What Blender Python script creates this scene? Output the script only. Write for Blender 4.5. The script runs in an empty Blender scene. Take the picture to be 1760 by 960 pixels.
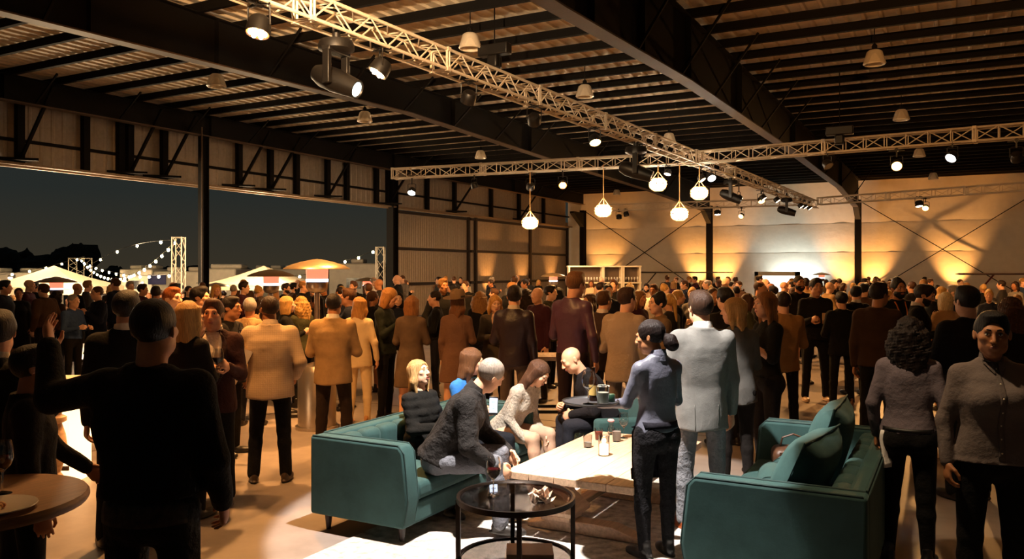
import bpy, bmesh, math, random
import numpy as np
from mathutils import Vector, Matrix
random.seed(7); rng = np.random.default_rng(7)
S = bpy.context.scene
C = S.collection
# ------------------------------------------------------------------ camera
TH = math.radians(28.5); CT, ST = math.cos(TH), math.sin(TH)
FPX, HX, HY, EYE = 1400.0, 880.0, 465.0, 2.0
cam = bpy.data.cameras.new('camera'); camo = bpy.data.objects.new('camera', cam); C.objects.link(camo)
camo.location = (0, 0, EYE); camo.rotation_euler = (math.pi/2, 0, TH)
cam.sensor_width = 36; cam.lens = FPX/1760*36; cam.shift_y = (HY-480)/1760; cam.clip_end = 600; cam.clip_start = .05
S.camera = camo
S.view_settings.view_transform = 'Standard'; S.view_settings.look = 'None'; S.view_settings.gamma = 1
S.view_settings.use_curve_mapping = False
S.view_settings.exposure = 0.5
S.cycles.use_denoising = True
S.cycles.max_bounces = 6; S.cycles.sample_clamp_indirect = 6
# ------------------------------------------------------------------ night sky
w = bpy.data.worlds.new('night_sky'); S.world = w; w.use_nodes = True
nt = w.node_tree; nt.nodes.clear()
bg = nt.nodes.new('ShaderNodeBackground'); out = nt.nodes.new('ShaderNodeOutputWorld')
tc = nt.nodes.new('ShaderNodeTexCoord'); sx = nt.nodes.new('ShaderNodeSeparateXYZ'); rp = nt.nodes.new('ShaderNodeValToRGB')
nt.links.new(tc.outputs['Generated'], sx.inputs[0]); nt.links.new(sx.outputs['Z'], rp.inputs[0])
rp.color_ramp.elements[0].position = 0.0; rp.color_ramp.elements[0].color = (.026, .021, .013, 1)
rp.color_ramp.elements[1].position = .55; rp.color_ramp.elements[1].color = (.009, .0145, .017, 1)
e = rp.color_ramp.elements.new(.09); e.color = (.0135, .016, .0145, 1)
nt.links.new(rp.outputs[0], bg.inputs[0]); bg.inputs[1].default_value = 1.0
nt.links.new(bg.outputs[0], out.inputs[0])

def cw(X, Z, h):                       # camera right, camera depth, height -> world
    return Vector((X*CT - Z*ST, X*ST + Z*CT, h))
def at(px, py, Z):                     # a pixel of the photograph at a known depth
    return cw((px-HX)/FPX*Z, Z, EYE + (HY-py)/FPX*Z)
def gp(px, py, z=0.0):                 # a pixel known to lie at height z
    return at(px, py, FPX*(EYE-z)/(py-HY))
def onx(px, x):                        # world y where the pixel column meets the plane x = const
    r = (px-HX)/FPX
    return (r*(-x*ST) - x*CT) / (ST - r*CT)
def zpx(x, y):
    return -x*ST + y*CT

# ------------------------------------------------------------------ light
def spot(name, loc, target, power, color, angle, blend=.35, r=.06):
    l = bpy.data.lights.new(name, 'SPOT'); l.energy = power; l.color = color; l.spot_size = math.radians(angle)
    l.spot_blend = blend; l.shadow_soft_size = r
    o = bpy.data.objects.new(name, l); C.objects.link(o); o.location = loc
    d = Vector(target)-Vector(loc); o.rotation_euler = d.to_track_quat('-Z', 'Y').to_euler()
    return o
def point(name, loc, power, color, r=.1):
    l = bpy.data.lights.new(name, 'POINT'); l.energy = power; l.color = color; l.shadow_soft_size = r
    o = bpy.data.objects.new(name, l); C.objects.link(o); o.location = loc
    return o
AMBER = (1.0, .47, .14); WARM = (1.0, .70, .40); COOL = (1.0, .93, .86); ORANGE = (1.0, .42, .10)
KEY = cw(-.14, 5.3, 4.95)               # white profile spot over the seating area
spot('seating_spot', KEY, cw(.45, 6.45, 0), 3600, COOL, 53, .10, .07)
# amber wash lamps of the long truss (their housings are built with the truss lamps)
TRUSS_A = Vector((-7.35, 2.0, 5.15)); TRUSS_B = Vector((-5.4, 37.9, 4.75))
def ontruss(y): 
    t = (y-TRUSS_A.y)/(TRUSS_B.y-TRUSS_A.y); return TRUSS_A.lerp(TRUSS_B, t)
LAMPS = []                              # (position, target, colour, power, angle) - filled here, housings built later
def wash(px, py, tx, ty, power, col=AMBER, ang=75, bl=.8):
    r_ = (px-HX)/FPX; f_ = lambda v: (v.x*CT+v.y*ST)-r_*(-v.x*ST+v.y*CT); p = TRUSS_A.lerp(TRUSS_B, f_(TRUSS_A)/(f_(TRUSS_A)-f_(TRUSS_B))) + Vector((0, 0, -.26))
    tg = Vector((tx, ty, .8)); LAMPS.append((p, tg, col)); spot('wash_light', p+(tg-p).normalized()*.13, tg, power, col, ang, bl, .09)
wash(445, 30, -6.9, 5.8, 1250, AMBER, 100)
wash(655, 105, -8.8, 7.2, 1700, AMBER, 85)
wash(806, 160, -10.0, 13.5, 1250, AMBER, 75)
wash(918, 205, -9.0, 19.0, 1250, AMBER, 78)
wash(1022, 243, -5.0, 14.0, 1562, AMBER, 90)
wash(1100, 270, -2.0, 21.0, 1339, AMBER, 90)
# lamps on the overhead truss that carries the seating spot, and on the right and far trusses
EXTRA = []
def wash2(p, t, power, col=AMBER, ang=85):
    p, t = Vector(p), Vector(t); EXTRA.append((p, t)); spot('wash_light', p+(t-p).normalized()*.13, t, power, col, ang, .8, .09)
wash2((-5.9, KEY.y-.08, 4.9), (-6.4, 3.4, .2), 480, AMBER, 95)  # added fill for the left foreground floor
wash2((-5.2, KEY.y-.08, 4.9), (-5.2, 8.6, .8), 560, AMBER, 90)  # added fill for the floor behind the blazers
wash2((-1.3, KEY.y+.06, 4.9), (.25, 5.5, 1.5), 330, WARM, 60)  # added fill on the servers at the right
wash2((-3.75, KEY.y-.04, 4.95), (-13.0, 15.0, 6.0), 1500, AMBER, 58)
wash2((.6, KEY.y+.04, 4.95), (2.2, 16.0, 7.4), 1700, AMBER, 78)  # added lamp that brightens the roof of the right bay
wash2((-4.75, KEY.y-.04, 4.95), (-8.4, 13.5, 7.9), 2400, WARM, 78)  # added lamp that brightens the roof sheets of the middle bay
wash2((-1.2, 21.3, 4.5), (-.5, 14.0, .8), 900, AMBER, 85)  # added wash for the right floor and its bounce on the roof
wash2((1.2, 21.0, 4.5), (2.5, 25.0, .8), 1080, AMBER, 90)  # another added wash for the right side
wash2((-11.0, 21.4, 4.5), (-13.5, 26.0, .8), 1440, AMBER, 95)
wash2((-8.5, 37.5, 4.5), (-9.5, 31.0, .8), 1440, AMBER, 95)
wash2((-1.0, 36.1, 4.5), (-1.0, 30.0, .8), 1440, AMBER, 95)
wash2((-6.0, 29.5, 4.5), (-4.5, 27.0, .8), 1200, AMBER, 95)

# ------------------------------------------------------------------ materials
def lin(c):
    if isinstance(c, str):
        c = tuple(int(c[i:i+2], 16)/255 for i in (0, 2, 4))
    return tuple((v/12.92 if v <= .04045 else ((v+.055)/1.055)**2.4) for v in c[:3])
MATS = {}
def mat(name, col, rough=.7, metal=0., bump=0., scale=30., stretch=None, var=0., sheen=0., emit=None, es=0., trans=0., ior=1.45, alpha=1., dist=.01, spec=.5, weave=0.):
    if name in MATS: return MATS[name]
    m = bpy.data.materials.new(name); m.use_nodes = True; n = m.node_tree; b = n.nodes['Principled BSDF']
    c = lin(col); b.inputs['Base Color'].default_value = (*c, 1); b.inputs['Roughness'].default_value = rough
    b.inputs['Metallic'].default_value = metal; b.inputs['Specular IOR Level'].default_value = spec
    if sheen: b.inputs['Sheen Weight'].default_value = sheen; b.inputs['Sheen Roughness'].default_value = .4; b.inputs['Sheen Tint'].default_value = (*[min(1, v*2.5+.1) for v in c], 1)
    if emit: b.inputs['Emission Color'].default_value = (*lin(emit), 1); b.inputs['Emission Strength'].default_value = es; m.cycles.emission_sampling = 'NONE'
    if trans: b.inputs['Transmission Weight'].default_value = trans; b.inputs['IOR'].default_value = ior
    if alpha < 1: b.inputs['Alpha'].default_value = alpha
    if bump or var:
        t = n.nodes.new('ShaderNodeTexCoord'); mp = n.nodes.new('ShaderNodeMapping'); nz = n.nodes.new('ShaderNodeTexNoise')
        n.links.new(t.outputs['Object'], mp.inputs[0]); n.links.new(mp.outputs[0], nz.inputs['Vector'])
        if stretch: mp.inputs['Scale'].default_value = stretch
        nz.inputs['Scale'].default_value = scale; nz.inputs['Detail'].default_value = 5; nz.inputs['Roughness'].default_value = .6
        src = nz.outputs['Fac']
        if bump:
            bp = n.nodes.new('ShaderNodeBump'); bp.inputs['Strength'].default_value = bump; bp.inputs['Distance'].default_value = dist
            n.links.new(src, bp.inputs['Height']); n.links.new(bp.outputs[0], b.inputs['Normal'])
            if weave:
                wv = n.nodes.new('ShaderNodeTexNoise'); wv.inputs['Scale'].default_value = weave; wv.inputs['Detail'].default_value = 2
                n.links.new(t.outputs['Object'], wv.inputs['Vector'])
                b2 = n.nodes.new('ShaderNodeBump'); b2.inputs['Strength'].default_value = .35; b2.inputs['Distance'].default_value = .004
                n.links.new(wv.outputs['Fac'], b2.inputs['Height']); n.links.new(bp.outputs[0], b2.inputs['Normal']); n.links.new(b2.outputs[0], b.inputs['Normal'])
        if var:
            r = n.nodes.new('ShaderNodeMapRange'); r.inputs['From Min'].default_value = .3; r.inputs['From Max'].default_value = .7
            r.inputs['To Min'].default_value = 1-var; r.inputs['To Max'].default_value = 1+var
            mx = n.nodes.new('ShaderNodeVectorMath'); mx.operation = 'SCALE'; mx.inputs[0].default_value = c
            n.links.new(src, r.inputs[0]); n.links.new(r.outputs[0], mx.inputs['Scale']); n.links.new(mx.outputs[0], b.inputs['Base Color'])
    MATS[name] = m; return m
def cloth(col, rough=.9, kind='cloth'):
    if kind == 'denim': return mat('cloth_d_'+col, col, .85, bump=.9, scale=8, dist=.06, weave=300, spec=.2, var=.12)
    if kind == 'tweed': return mat('cloth_t_'+col, col, .95, bump=.35, scale=5, dist=.03, weave=220, spec=.15, var=.25)
    if kind == 'satin': return mat('cloth_s_'+col, col, .45, bump=.5, scale=6, dist=.03, spec=.5)
    return mat('cloth_'+col, col, rough, bump=.6, scale=6, dist=.045, weave=260, spec=.2)
SKINS = ['c98f6b', 'd9a27f', 'b57a52', 'e0b090', '9a6440', '7a4a2e']
def skin(col): return mat('skin_'+col, col, .5, bump=.08, scale=90, dist=.004, var=.06, spec=.35)
def hairm(col): return mat('hair_'+col, col, .5, bump=.7, scale=26, stretch=(5, 5, .5), dist=.012, var=.35, spec=.25)

# ------------------------------------------------------------------ mesh building
class MB:
    def __init__(s): s.v = []; s.f = []; s.m = []
    def add(s, v, f, m=0):
        o = len(s.v); s.v += [tuple(p) for p in v]; s.f += [tuple(i+o for i in q) for q in f]; s.m += [m]*len(f); return s
    def box(s, lo, hi, m=0):
        (a, b, c), (d, e, f) = lo, hi
        return s.add([(a,b,c),(d,b,c),(d,e,c),(a,e,c),(a,b,f),(d,b,f),(d,e,f),(a,e,f)], [(3,2,1,0),(4,5,6,7),(0,1,5,4),(1,2,6,5),(2,3,7,6),(3,0,4,7)], m)
    def tube(s, p, q, r, r2=None, n=8, caps=True, m=0, rot=0.):
        p, q = Vector(p), Vector(q); r2 = r if r2 is None else r2; d = (q-p).normalized()
        u = d.orthogonal().normalized()
        if abs(d.z) < .99: u = d.cross(Vector((0,0,1))).normalized()
        v = d.cross(u)
        an = [2*math.pi*i/n+rot for i in range(n)]
        vs = [p+(u*math.cos(a)+v*math.sin(a))*r for a in an]+[q+(u*math.cos(a)+v*math.sin(a))*r2 for a in an]
        fs = [(i, (i+1)%n, n+(i+1)%n, n+i) for i in range(n)]
        if caps: fs += [tuple(range(n-1,-1,-1)), tuple(range(n, 2*n))]
        return s.add(vs, fs, m)
    def bar(s, p, q, w, h=None, m=0):                      # rectangular bar, w across, h up
        h = w if h is None else h; p, q = Vector(p), Vector(q); d = (q-p).normalized()
        up = Vector((0,0,1)) if abs(d.z) < .95 else Vector((0,1,0))
        u = d.cross(up).normalized(); v = u.cross(d)
        o = [(-w/2,-h/2),(w/2,-h/2),(w/2,h/2),(-w/2,h/2)]
        vs = [p+u*a+v*b for a,b in o]+[q+u*a+v*b for a,b in o]
        return s.add(vs, [(0,1,2,3),(7,6,5,4),(0,4,5,1),(1,5,6,2),(2,6,7,3),(3,7,4,0)], m)
    def path(s, pts, r, n=6, m=0):
        pts = [Vector(p) for p in pts]; rings = []
        for i, p in enumerate(pts):
            d = (pts[min(i+1, len(pts)-1)]-pts[max(i-1, 0)]).normalized()
            u = d.cross(Vector((0,0,1))) if abs(d.z) < .98 else d.cross(Vector((0,1,0)))
            u.normalize(); v = d.cross(u); rr = r[i] if isinstance(r, (list, tuple)) else r
            rings.append([p+(u*math.cos(2*math.pi*k/n)+v*math.sin(2*math.pi*k/n))*rr for k in range(n)])
        vs = [p for g in rings for p in g]; fs = []
        for i in range(len(pts)-1):
            for k in range(n): fs.append((i*n+k, i*n+(k+1)%n, (i+1)*n+(k+1)%n, (i+1)*n+k))
        fs += [tuple(range(n-1,-1,-1)), tuple(range((len(pts)-1)*n, len(pts)*n))]
        return s.add(vs, fs, m)
    def lathe(s, prof, c=(0,0,0), n=24, m=0, axis=None, closed=False):
        c = Vector(c); vs = []; fs = []
        for r, z in prof:
            for k in range(n): vs.append(Vector((r*math.cos(2*math.pi*k/n), r*math.sin(2*math.pi*k/n), z)))
        if axis is not None:
            q = Vector((0,0,1)).rotation_difference(Vector(axis)); vs = [q@v for v in vs]
        vs = [c+v for v in vs]; L = len(prof)
        for i in range(L-1):
            for k in range(n): fs.append((i*n+k, i*n+(k+1)%n, (i+1)*n+(k+1)%n, (i+1)*n+k))
        if closed:
            for k in range(n): fs.append(((L-1)*n+k, (L-1)*n+(k+1)%n, (k+1)%n, k))
        else:
            if prof[0][0] > 1e-5: fs.append(tuple(range(n-1,-1,-1)))
            if prof[-1][0] > 1e-5: fs.append(tuple(range((L-1)*n, L*n)))
        return s.add(vs, fs, m)
    def ell(s, c, r, n=12, k=8, m=0, rot=None):
        c = Vector(c); vs = []; fs = []
        for i in range(1, k):
            a = math.pi*i/k
            for j in range(n):
                b = 2*math.pi*j/n; p = Vector((r[0]*math.sin(a)*math.cos(b), r[1]*math.sin(a)*math.sin(b), r[2]*math.cos(a)))
                vs.append(c+(rot@p if rot else p))
        t = len(vs); p = Vector((0,0,r[2])); vs += [c+(rot@p if rot else p), c-(rot@p if rot else p)]
        for i in range(k-2):
            for j in range(n): fs.append((i*n+j, (i+1)*n+j, (i+1)*n+(j+1)%n, i*n+(j+1)%n))
        for j in range(n): fs.append((t, j, (j+1)%n)); fs.append((t+1, (k-2)*n+(j+1)%n, (k-2)*n+j))
        return s.add(vs, fs, m)
    def mesh(s, name, smooth=None):
        me = bpy.data.meshes.new(name); me.from_pydata(s.v, [], s.f)
        if any(s.m): me.polygons.foreach_set('material_index', s.m)
        if smooth is not None:
            me.polygons.foreach_set('use_smooth', [True]*len(me.polygons))
            me.set_sharp_from_angle(angle=math.radians(smooth))
        me.update(); return me
    def build(s, name, m, parent=None, smooth=None, bevel=0, seg=2):
        return link(name, s.mesh(name, smooth), m, parent, bevel, seg)
def link(name, me, m, parent=None, bevel=0, seg=2):
    o = bpy.data.objects.new(name, me); C.objects.link(o)
    for x in (m if isinstance(m, (list, tuple)) else [m]):
        if x is not None and len(me.materials) < (len(m) if isinstance(m, (list, tuple)) else 1): me.materials.append(x)
    if parent is not None: o.parent = parent
    if bevel:
        b = o.modifiers.new('bevel', 'BEVEL'); b.width = bevel; b.segments = seg; b.limit_method = 'ANGLE'; b.angle_limit = .6
        for p in me.polygons: p.use_smooth = True
        me.set_sharp_from_angle(angle=math.radians(50))
    return o
def tag(o, label=None, cat=None, group=None, kind=None):
    if label: o['label'] = label
    if cat: o['category'] = cat
    if group: o['group'] = group
    if kind: o['kind'] = kind
    return o
def empty(name, loc=(0,0,0), rz=0., label=None, cat=None, group=None, kind=None, scale=1.):
    o = bpy.data.objects.new(name, None); C.objects.link(o); o.location = loc; o.rotation_euler = (0,0,rz)
    o.empty_display_size = .1; o.scale = (scale,)*3
    return tag(o, label, cat, group, kind)
def inst(src, parent, loc=None, rot=None, scale=None):
    c = src.copy(); C.objects.link(c); c.parent = parent
    if loc is not None: c.location = loc
    if rot is not None: c.rotation_euler = rot
    if scale is not None: c.scale = scale
    return c
def copy_tree(o, parent=None):
    c = o.copy(); C.objects.link(c); c.parent = parent
    for ch in list(o.children): copy_tree(ch, c)
    return c
# ================================================================== the hangar
XL, YF, YN, XR, DECK = -20.65, 45.15, -4.0, 13.0, 6.78
steel = mat('dark_steel', '0d0a08', .75, .0, bump=.15, scale=20, var=.2, spec=.15)
flange_m = mat('flange_steel', '4a3828', .6, .1, bump=.1, scale=25, var=.15)
sheet = mat('roof_sheet', 'e2d2b8', .6, .0, bump=.06, scale=8, var=.12)
wsheet = mat('wall_sheet', '9a8d80', .5, .15, bump=.06, scale=8, var=.12)
liner = mat('wall_liner', 'd8cfc2', .75, bump=.2, scale=3, dist=.05, var=.05)
concrete = mat('concrete', '847870', .45, bump=.12, scale=2.2, var=.22, dist=.01)
asphalt = mat('asphalt', '4a433c', .85, bump=.3, scale=12, var=.2)

o = MB().box((XL-.4, YN, -.25), (XR, YF+.3, 0)).build('floor', concrete); tag(o, 'polished concrete hangar floor', None, kind='structure')
# saw-cut joints are shallow dark strips let into the slab
jm = mat('joint_filler', '4b4038', .9)
for y in (2.2, 9.8, 17.4, 25.0, 32.6): tag(MB().box((XL, y-.008, -.01), (XR, y+.008, .0015)).build('floor_joint', jm, o))
for x in (-16., -8.4, .8, 6.8): tag(MB().box((x-.008, YN, -.01), (x+.008, YF, .0015)).build('floor_joint', jm, o))
o = MB().box((-190, -80, -.75), (XL-.4, 200, -.45)).build('ground', asphalt); tag(o, 'dark asphalt apron outside the hangar', None, kind='structure')
o = MB().add([(XL-.4, YN-10, -.02), (XL-.4, YF, -.02), (XL-6, YF, -.45), (XL-6, YN-10, -.45)], [(0,1,2,3)]).build('door_ramp', asphalt); tag(o, 'shallow ramp from the hangar door to the apron', None, kind='structure')

# ---- roof: ribbed sheets, purlins, tapered rafters
ceil = empty('ceiling', (0, 0, DECK), label='ribbed metal hangar roof over dark purlins', kind='structure')
pw = .9; prof = []
for k in range(3):
    b = k*.3; prof += [(b, 0), (b+.20, 0), (b+.225, -.038), (b+.275, -.038), (b+.30, 0)]
pm = MB(); n = len(prof); vs = [(x, YN, z) for x, z in prof]+[(x, YF, z) for x, z in prof]+[(x, YN, .06) for x, z in (prof[0], prof[-1])]+[(x, YF, .06) for x, z in (prof[0], prof[-1])]
pm.add(vs, [(i, i+1, n+i+1, n+i) for i in range(n-1)]+[(2*n, 2*n+2, 2*n+3, 2*n+1)])
x = XL; src = None; k = 0
while x < XR:
    if src is None: src = pm.build('roof_sheet', sheet, ceil); src.location = (x, 0, 0)
    else: inst(src, ceil, (x, 0, .004*(k % 2)))
    x += pw; k += 1
pb = MB(); L = XR-XL
pb.box((0, -.035, 0), (L, .035, .016)).box((0, -.035, -.11), (L, -.02, 0)).box((0, -.035, -.15), (L, .055, -.11))
src = None
yy = 2.2
while yy < YF-.3:
    if src is None: src = pb.build('purlin', steel, ceil); src.location = (XL, yy, -.055)
    else: inst(src, ceil, (XL, yy, -.055))
    yy += 1.12
# screw heads along the sheet ribs show as pale dots on the nearest purlins: part of the purlin edge
RT = DECK-.20
def rafter(x, pts, stiff):
    r = empty('rafter', (x, 0, 0), label=None, kind='structure')
    web = MB(); n = len(pts)
    vs = [(-.012, y, z) for y, z in pts]+[(-.012, y, RT) for y, z in pts]+[(.012, y, z) for y, z in pts]+[(.012, y, RT) for y, z in pts]
    fs = []
    for i in range(n-1): fs += [(i, n+i, n+i+1, i+1), (2*n+i, 2*n+i+1, 3*n+i+1, 3*n+i)]
    web.add(vs, fs).build('web_plate', steel, r)
    fl = MB()
    for i in range(n-1):
        (y0, z0), (y1, z1) = pts[i], pts[i+1]; fl.bar((0, y0, z0), (0, y1, z1), .26, .025)
    fl.build('bottom_flange', flange_m, r)
    MB().box((-.13, pts[0][0], RT), (.13, pts[-1][0], RT+.02)).build('top_flange', steel, r)
    for y in stiff:
        z = np.interp(y, [p[0] for p in pts], [p[1] for p in pts])
        MB().box((-.12, y-.006, z), (.12, y+.006, RT)).build('stiffener', steel, r)
    y = pts[0][0]+1.3
    while y < pts[-1][0]-1:                                  # flange braces up to the purlins
        z = np.interp(y, [p[0] for p in pts], [p[1] for p in pts])
        if (y*10) % 3 < 2:
            for sgn in (-1, 1): MB().bar((sgn*.1, y, z+.02), (sgn*.95, y, RT+.05), .04, .04).build('flange_brace', steel, r)
        y += 2.24
    return r
R0 = rafter(-19.5, [(-3, 6.0), (YF-.3, 5.95)], [11, 17, 26, 36]); R0['label'] = 'shallow end rafter above the hangar door'
R1 = rafter(-11.9, [(-3, 5.45), (6.7, 5.66), (16.5, 5.9), (27, 5.66), (34.6, 5.56), (YF-.3, 5.2)], [8, 10.5, 14, 18.5, 23, 29, 36]); R1['label'] = 'deep tapered steel rafter left of the long truss'
R2 = rafter(-4.3, [(-3, 5.05), (9.1, 5.23), (14.5, 5.45), (25.5, 5.57), (37, 5.55), (YF-.3, 5.1)], [7.5, 10, 12, 14.5, 18.5, 25.5, 31, 37]); R2['label'] = 'deep tapered steel rafter right of the long truss'
R3 = rafter(3.3, [(-3, 5.05), (9.1, 5.23), (25.5, 5.57), (37, 5.55), (YF-.3, 5.1)], [14.5, 25.5, 37]); R3['label'] = 'steel rafter beyond the right edge near the far wall'
# ---- far wall
wf = empty('wall_far', (0, YF, 0), label='pale fabric-lined far wall with horizontal seams', kind='structure')
MB().box((XL, .06, 0), (XR, .2, 7)).build('wall_sheeting', liner, wf)
cols = [-19.5, -11.9, -4.3, 3.3, 10.9]
edges = [XL]+cols[0:]+[XR]
src = {}
for i in range(len(edges)-1):
    for z0, z1 in ((0, 1.45), (1.47, 2.95), (2.97, 4.45), (4.47, 6.6)):
        wd = edges[i+1]-edges[i]-.02; key = (round(wd, 2), round(z1-z0, 2))
        if key not in src:
            m = MB(); nx, nz = 10, 4; vs = []
            for a in range(nx+1):
                for b in range(nz+1):
                    q = math.sin(math.pi*b/nz)**.5*.035+.012*math.sin(a*1.9+b)
                    vs.append((wd*a/nx, -q, (z1-z0)*b/nz))
            m.add(vs, [(a*(nz+1)+b, (a+1)*(nz+1)+b, (a+1)*(nz+1)+b+1, a*(nz+1)+b+1) for a in range(nx) for b in range(nz)])
            src[key] = m.build('liner_panel', liner, wf, smooth=60); src[key].location = (edges[i]+.01, .04, z0)
        else: inst(src[key], wf, (edges[i]+.01, .04, z0))
for x, nm in zip(cols[:4], ('black steel column near the corner of the far wall', 'black steel column behind the hanging lanterns', 'black steel column right of the cool white wall wash', 'black steel column at the far right of the far wall')):
    c = empty('column', (x, YF-.35, 0), label=nm, kind='structure')
    MB().box((-.15, -.16, 0), (.15, -.14, 5.6)).build('flange', steel, c); MB().box((-.15, .14, 0), (.15, .16, 5.6)).build('flange', steel, c)
    MB().box((-.01, -.14, 0), (.01, .14, 5.6)).build('web', steel, c); MB().box((-.2, -.2, 0), (.2, .2, .03)).build('base_plate', steel, c)
    m = MB(); m.add([(-.13, -.15, 4.6), (.13, -.15, 4.6), (.13, -1.6, 5.35), (-.13, -1.6, 5.35), (-.13, -.15, 5.45), (.13, -.15, 5.45), (.13, -1.6, 5.45), (-.13, -1.6, 5.45)], [(0,1,2,3),(7,6,5,4),(0,4,5,1),(1,5,6,2),(2,6,7,3),(3,7,4,0)]).build('haunch', steel, c)
for i, (a, b, g) in enumerate(((-19.5, -11.9, 'corner bay'), (-4.3, 3.3, 'bay at the right'))):
    r = empty('bracing', (0, YF-.2, 0), label='crossed tension rods on the far wall, '+g, kind='structure')
    MB().tube((a, 0, 5.6), (b, 0, .5), .022, n=6).build('tension_rod', steel, r); MB().tube((a, -.05, .5), (b, -.05, 5.6), .022, n=6).build('tension_rod', steel, r)
# ---- left wall: sheeting above the hangar door, closed door leaves beyond it
wl = empty('wall_left', (XL, 0, 0), label='ribbed metal wall above and beyond the open hangar door', kind='structure')
HZ = 4.62
def ribbed(w, h, rib=.15, d=.022):
    m = MB(); pr = []; y = 0
    while y < w-1e-6:
        pr += [(y, 0), (min(y+rib*.62, w), 0), (min(y+rib*.72, w), d), (min(y+rib*.9, w), d)]; y += rib
    pr.append((w, 0)); n = len(pr)
    m.add([(x, y, 0) for y, x in pr]+[(x, y, h) for y, x in pr], [(i, i+1, n+i+1, n+i) for i in range(n-1)])
    return m
src = None; y = YN+2
while y < YF-.9:
    if src is None: src = ribbed(.9, DECK-HZ-.1, .3, .016).build('wall_sheet', wsheet, wl); src.location = (0, y, HZ+.1)
    else: inst(src, wl, (0, y, HZ+.1))
    y += .9
beam_m = mat('door_track', '8a7660', .5, .3, bump=.1, scale=20, var=.2)
MB().box((-.1, YN, HZ), (.3, YF, HZ+.06)).build('door_track', beam_m, wl)
MB().box((-.1, YN, HZ+.06), (-.02, YF, HZ+.3)).build('door_header', beam_m, wl)
MB().box((.06, YN, HZ-.05), (.12, YF, HZ)).build('track_lip', mat('track_lip', 'b39c80', .45, .3), wl)
MB().box((.02, YN, 5.22), (.1, YF, 5.30)).build('girt', steel, wl)
for px, b in ((35, 1), (148, 0), (208, 0), (224, 1), (283, 1), (412, 1), (466, 1), (511, 0), (564, 1), (597, 0), (648, 0), (668, 1), (735, 0), (782, 1), (845, 0), (893, 1), (935, 0)):
    y = onx(px, XL+.15)
    MB().box((.04, y-.09, HZ+.06), (.2, y+.09, 6.5)).build('stud', steel, wl)
    if b:
        MB().bar((.2, y, HZ+.2), (1.5, y, 6.45), .07, .07).build('knee_brace', steel, wl)
        MB().add([(.1, y-.7, HZ+.10), (.1, y+.1, HZ+.10), (.75, y+.1, HZ+.10), (.1, y-.7, HZ+.16), (.1, y+.1, HZ+.16), (.75, y+.1, HZ+.16)], [(0,2,1),(3,4,5),(0,1,4,3),(1,2,5,4),(2,0,3,5)]).build('gusset', steel, wl)
yj = onx(668, XL)
c = empty('column', (XL+.2, yj, 0), label='black steel jamb where the closed door leaves begin', kind='structure')
MB().box((-.17, -.18, 0), (.17, -.15, 6.5)).build('flange', steel, c); MB().box((-.17, .15, 0), (.17, .18, 6.5)).build('flange', steel, c); MB().box((-.02, -.15, 0), (.02, .15, 6.5)).build('web', steel, c)
yp = onx(350, -19.5)
c = empty('column', (-19.5, yp, 0), label='slim black post standing in the open hangar door', kind='structure')
MB().box((-.11, -.11, -.4), (.11, -.09, 6.0)).build('flange', steel, c); MB().box((-.11, .09, -.4), (.11, .11, 6.0)).build('flange', steel, c); MB().box((-.015, -.09, -.4), (.015, .09, 6.0)).build('web', steel, c)
MB().tube((.16, -.2, -.3), (.16, -.2, 6.2), .02, n=6).build('conduit', flange_m, c)
# door leaves
ed = [yj+.2, onx(802, XL), onx(905, XL), onx(972, XL)]
names = ('ribbed sliding door leaf next to the opening', 'ribbed sliding door leaf behind the nearest lantern', 'ribbed sliding door leaf in the far corner')
frame_m = mat('door_frame', '241a12', .5, .3)
for i in range(3):
    d = empty('door_%d' % (i+1), (XL+.05+.12*(i == 1), ed[i], 0), label=names[i], kind='structure'); wd = ed[i+1]-ed[i]
    q = 0; j = 0; nn = max(1, round(wd/.9))
    for z0, z1 in ((.05, 1.4), (1.45, 2.9), (2.95, HZ-.1)):
        for j in range(nn):
            s_ = ribbed(wd/nn, z1-z0, .15, .012).build('door_sheet', wsheet, d); s_.location = (0, j*wd/nn, z0)
    for z in (1.38, 2.88, HZ-.2): MB().box((.02, 0, z), (.1, wd, z+.12)).build('rail', frame_m, d)
    for yy in ((0, wd-.12) if i == 0 else ((.35, wd-.12) if i == 1 else (wd-.1,))): MB().box((.02, yy, 0), (.14, yy+.16, HZ-.05)).build('stile', frame_m, d)
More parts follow.
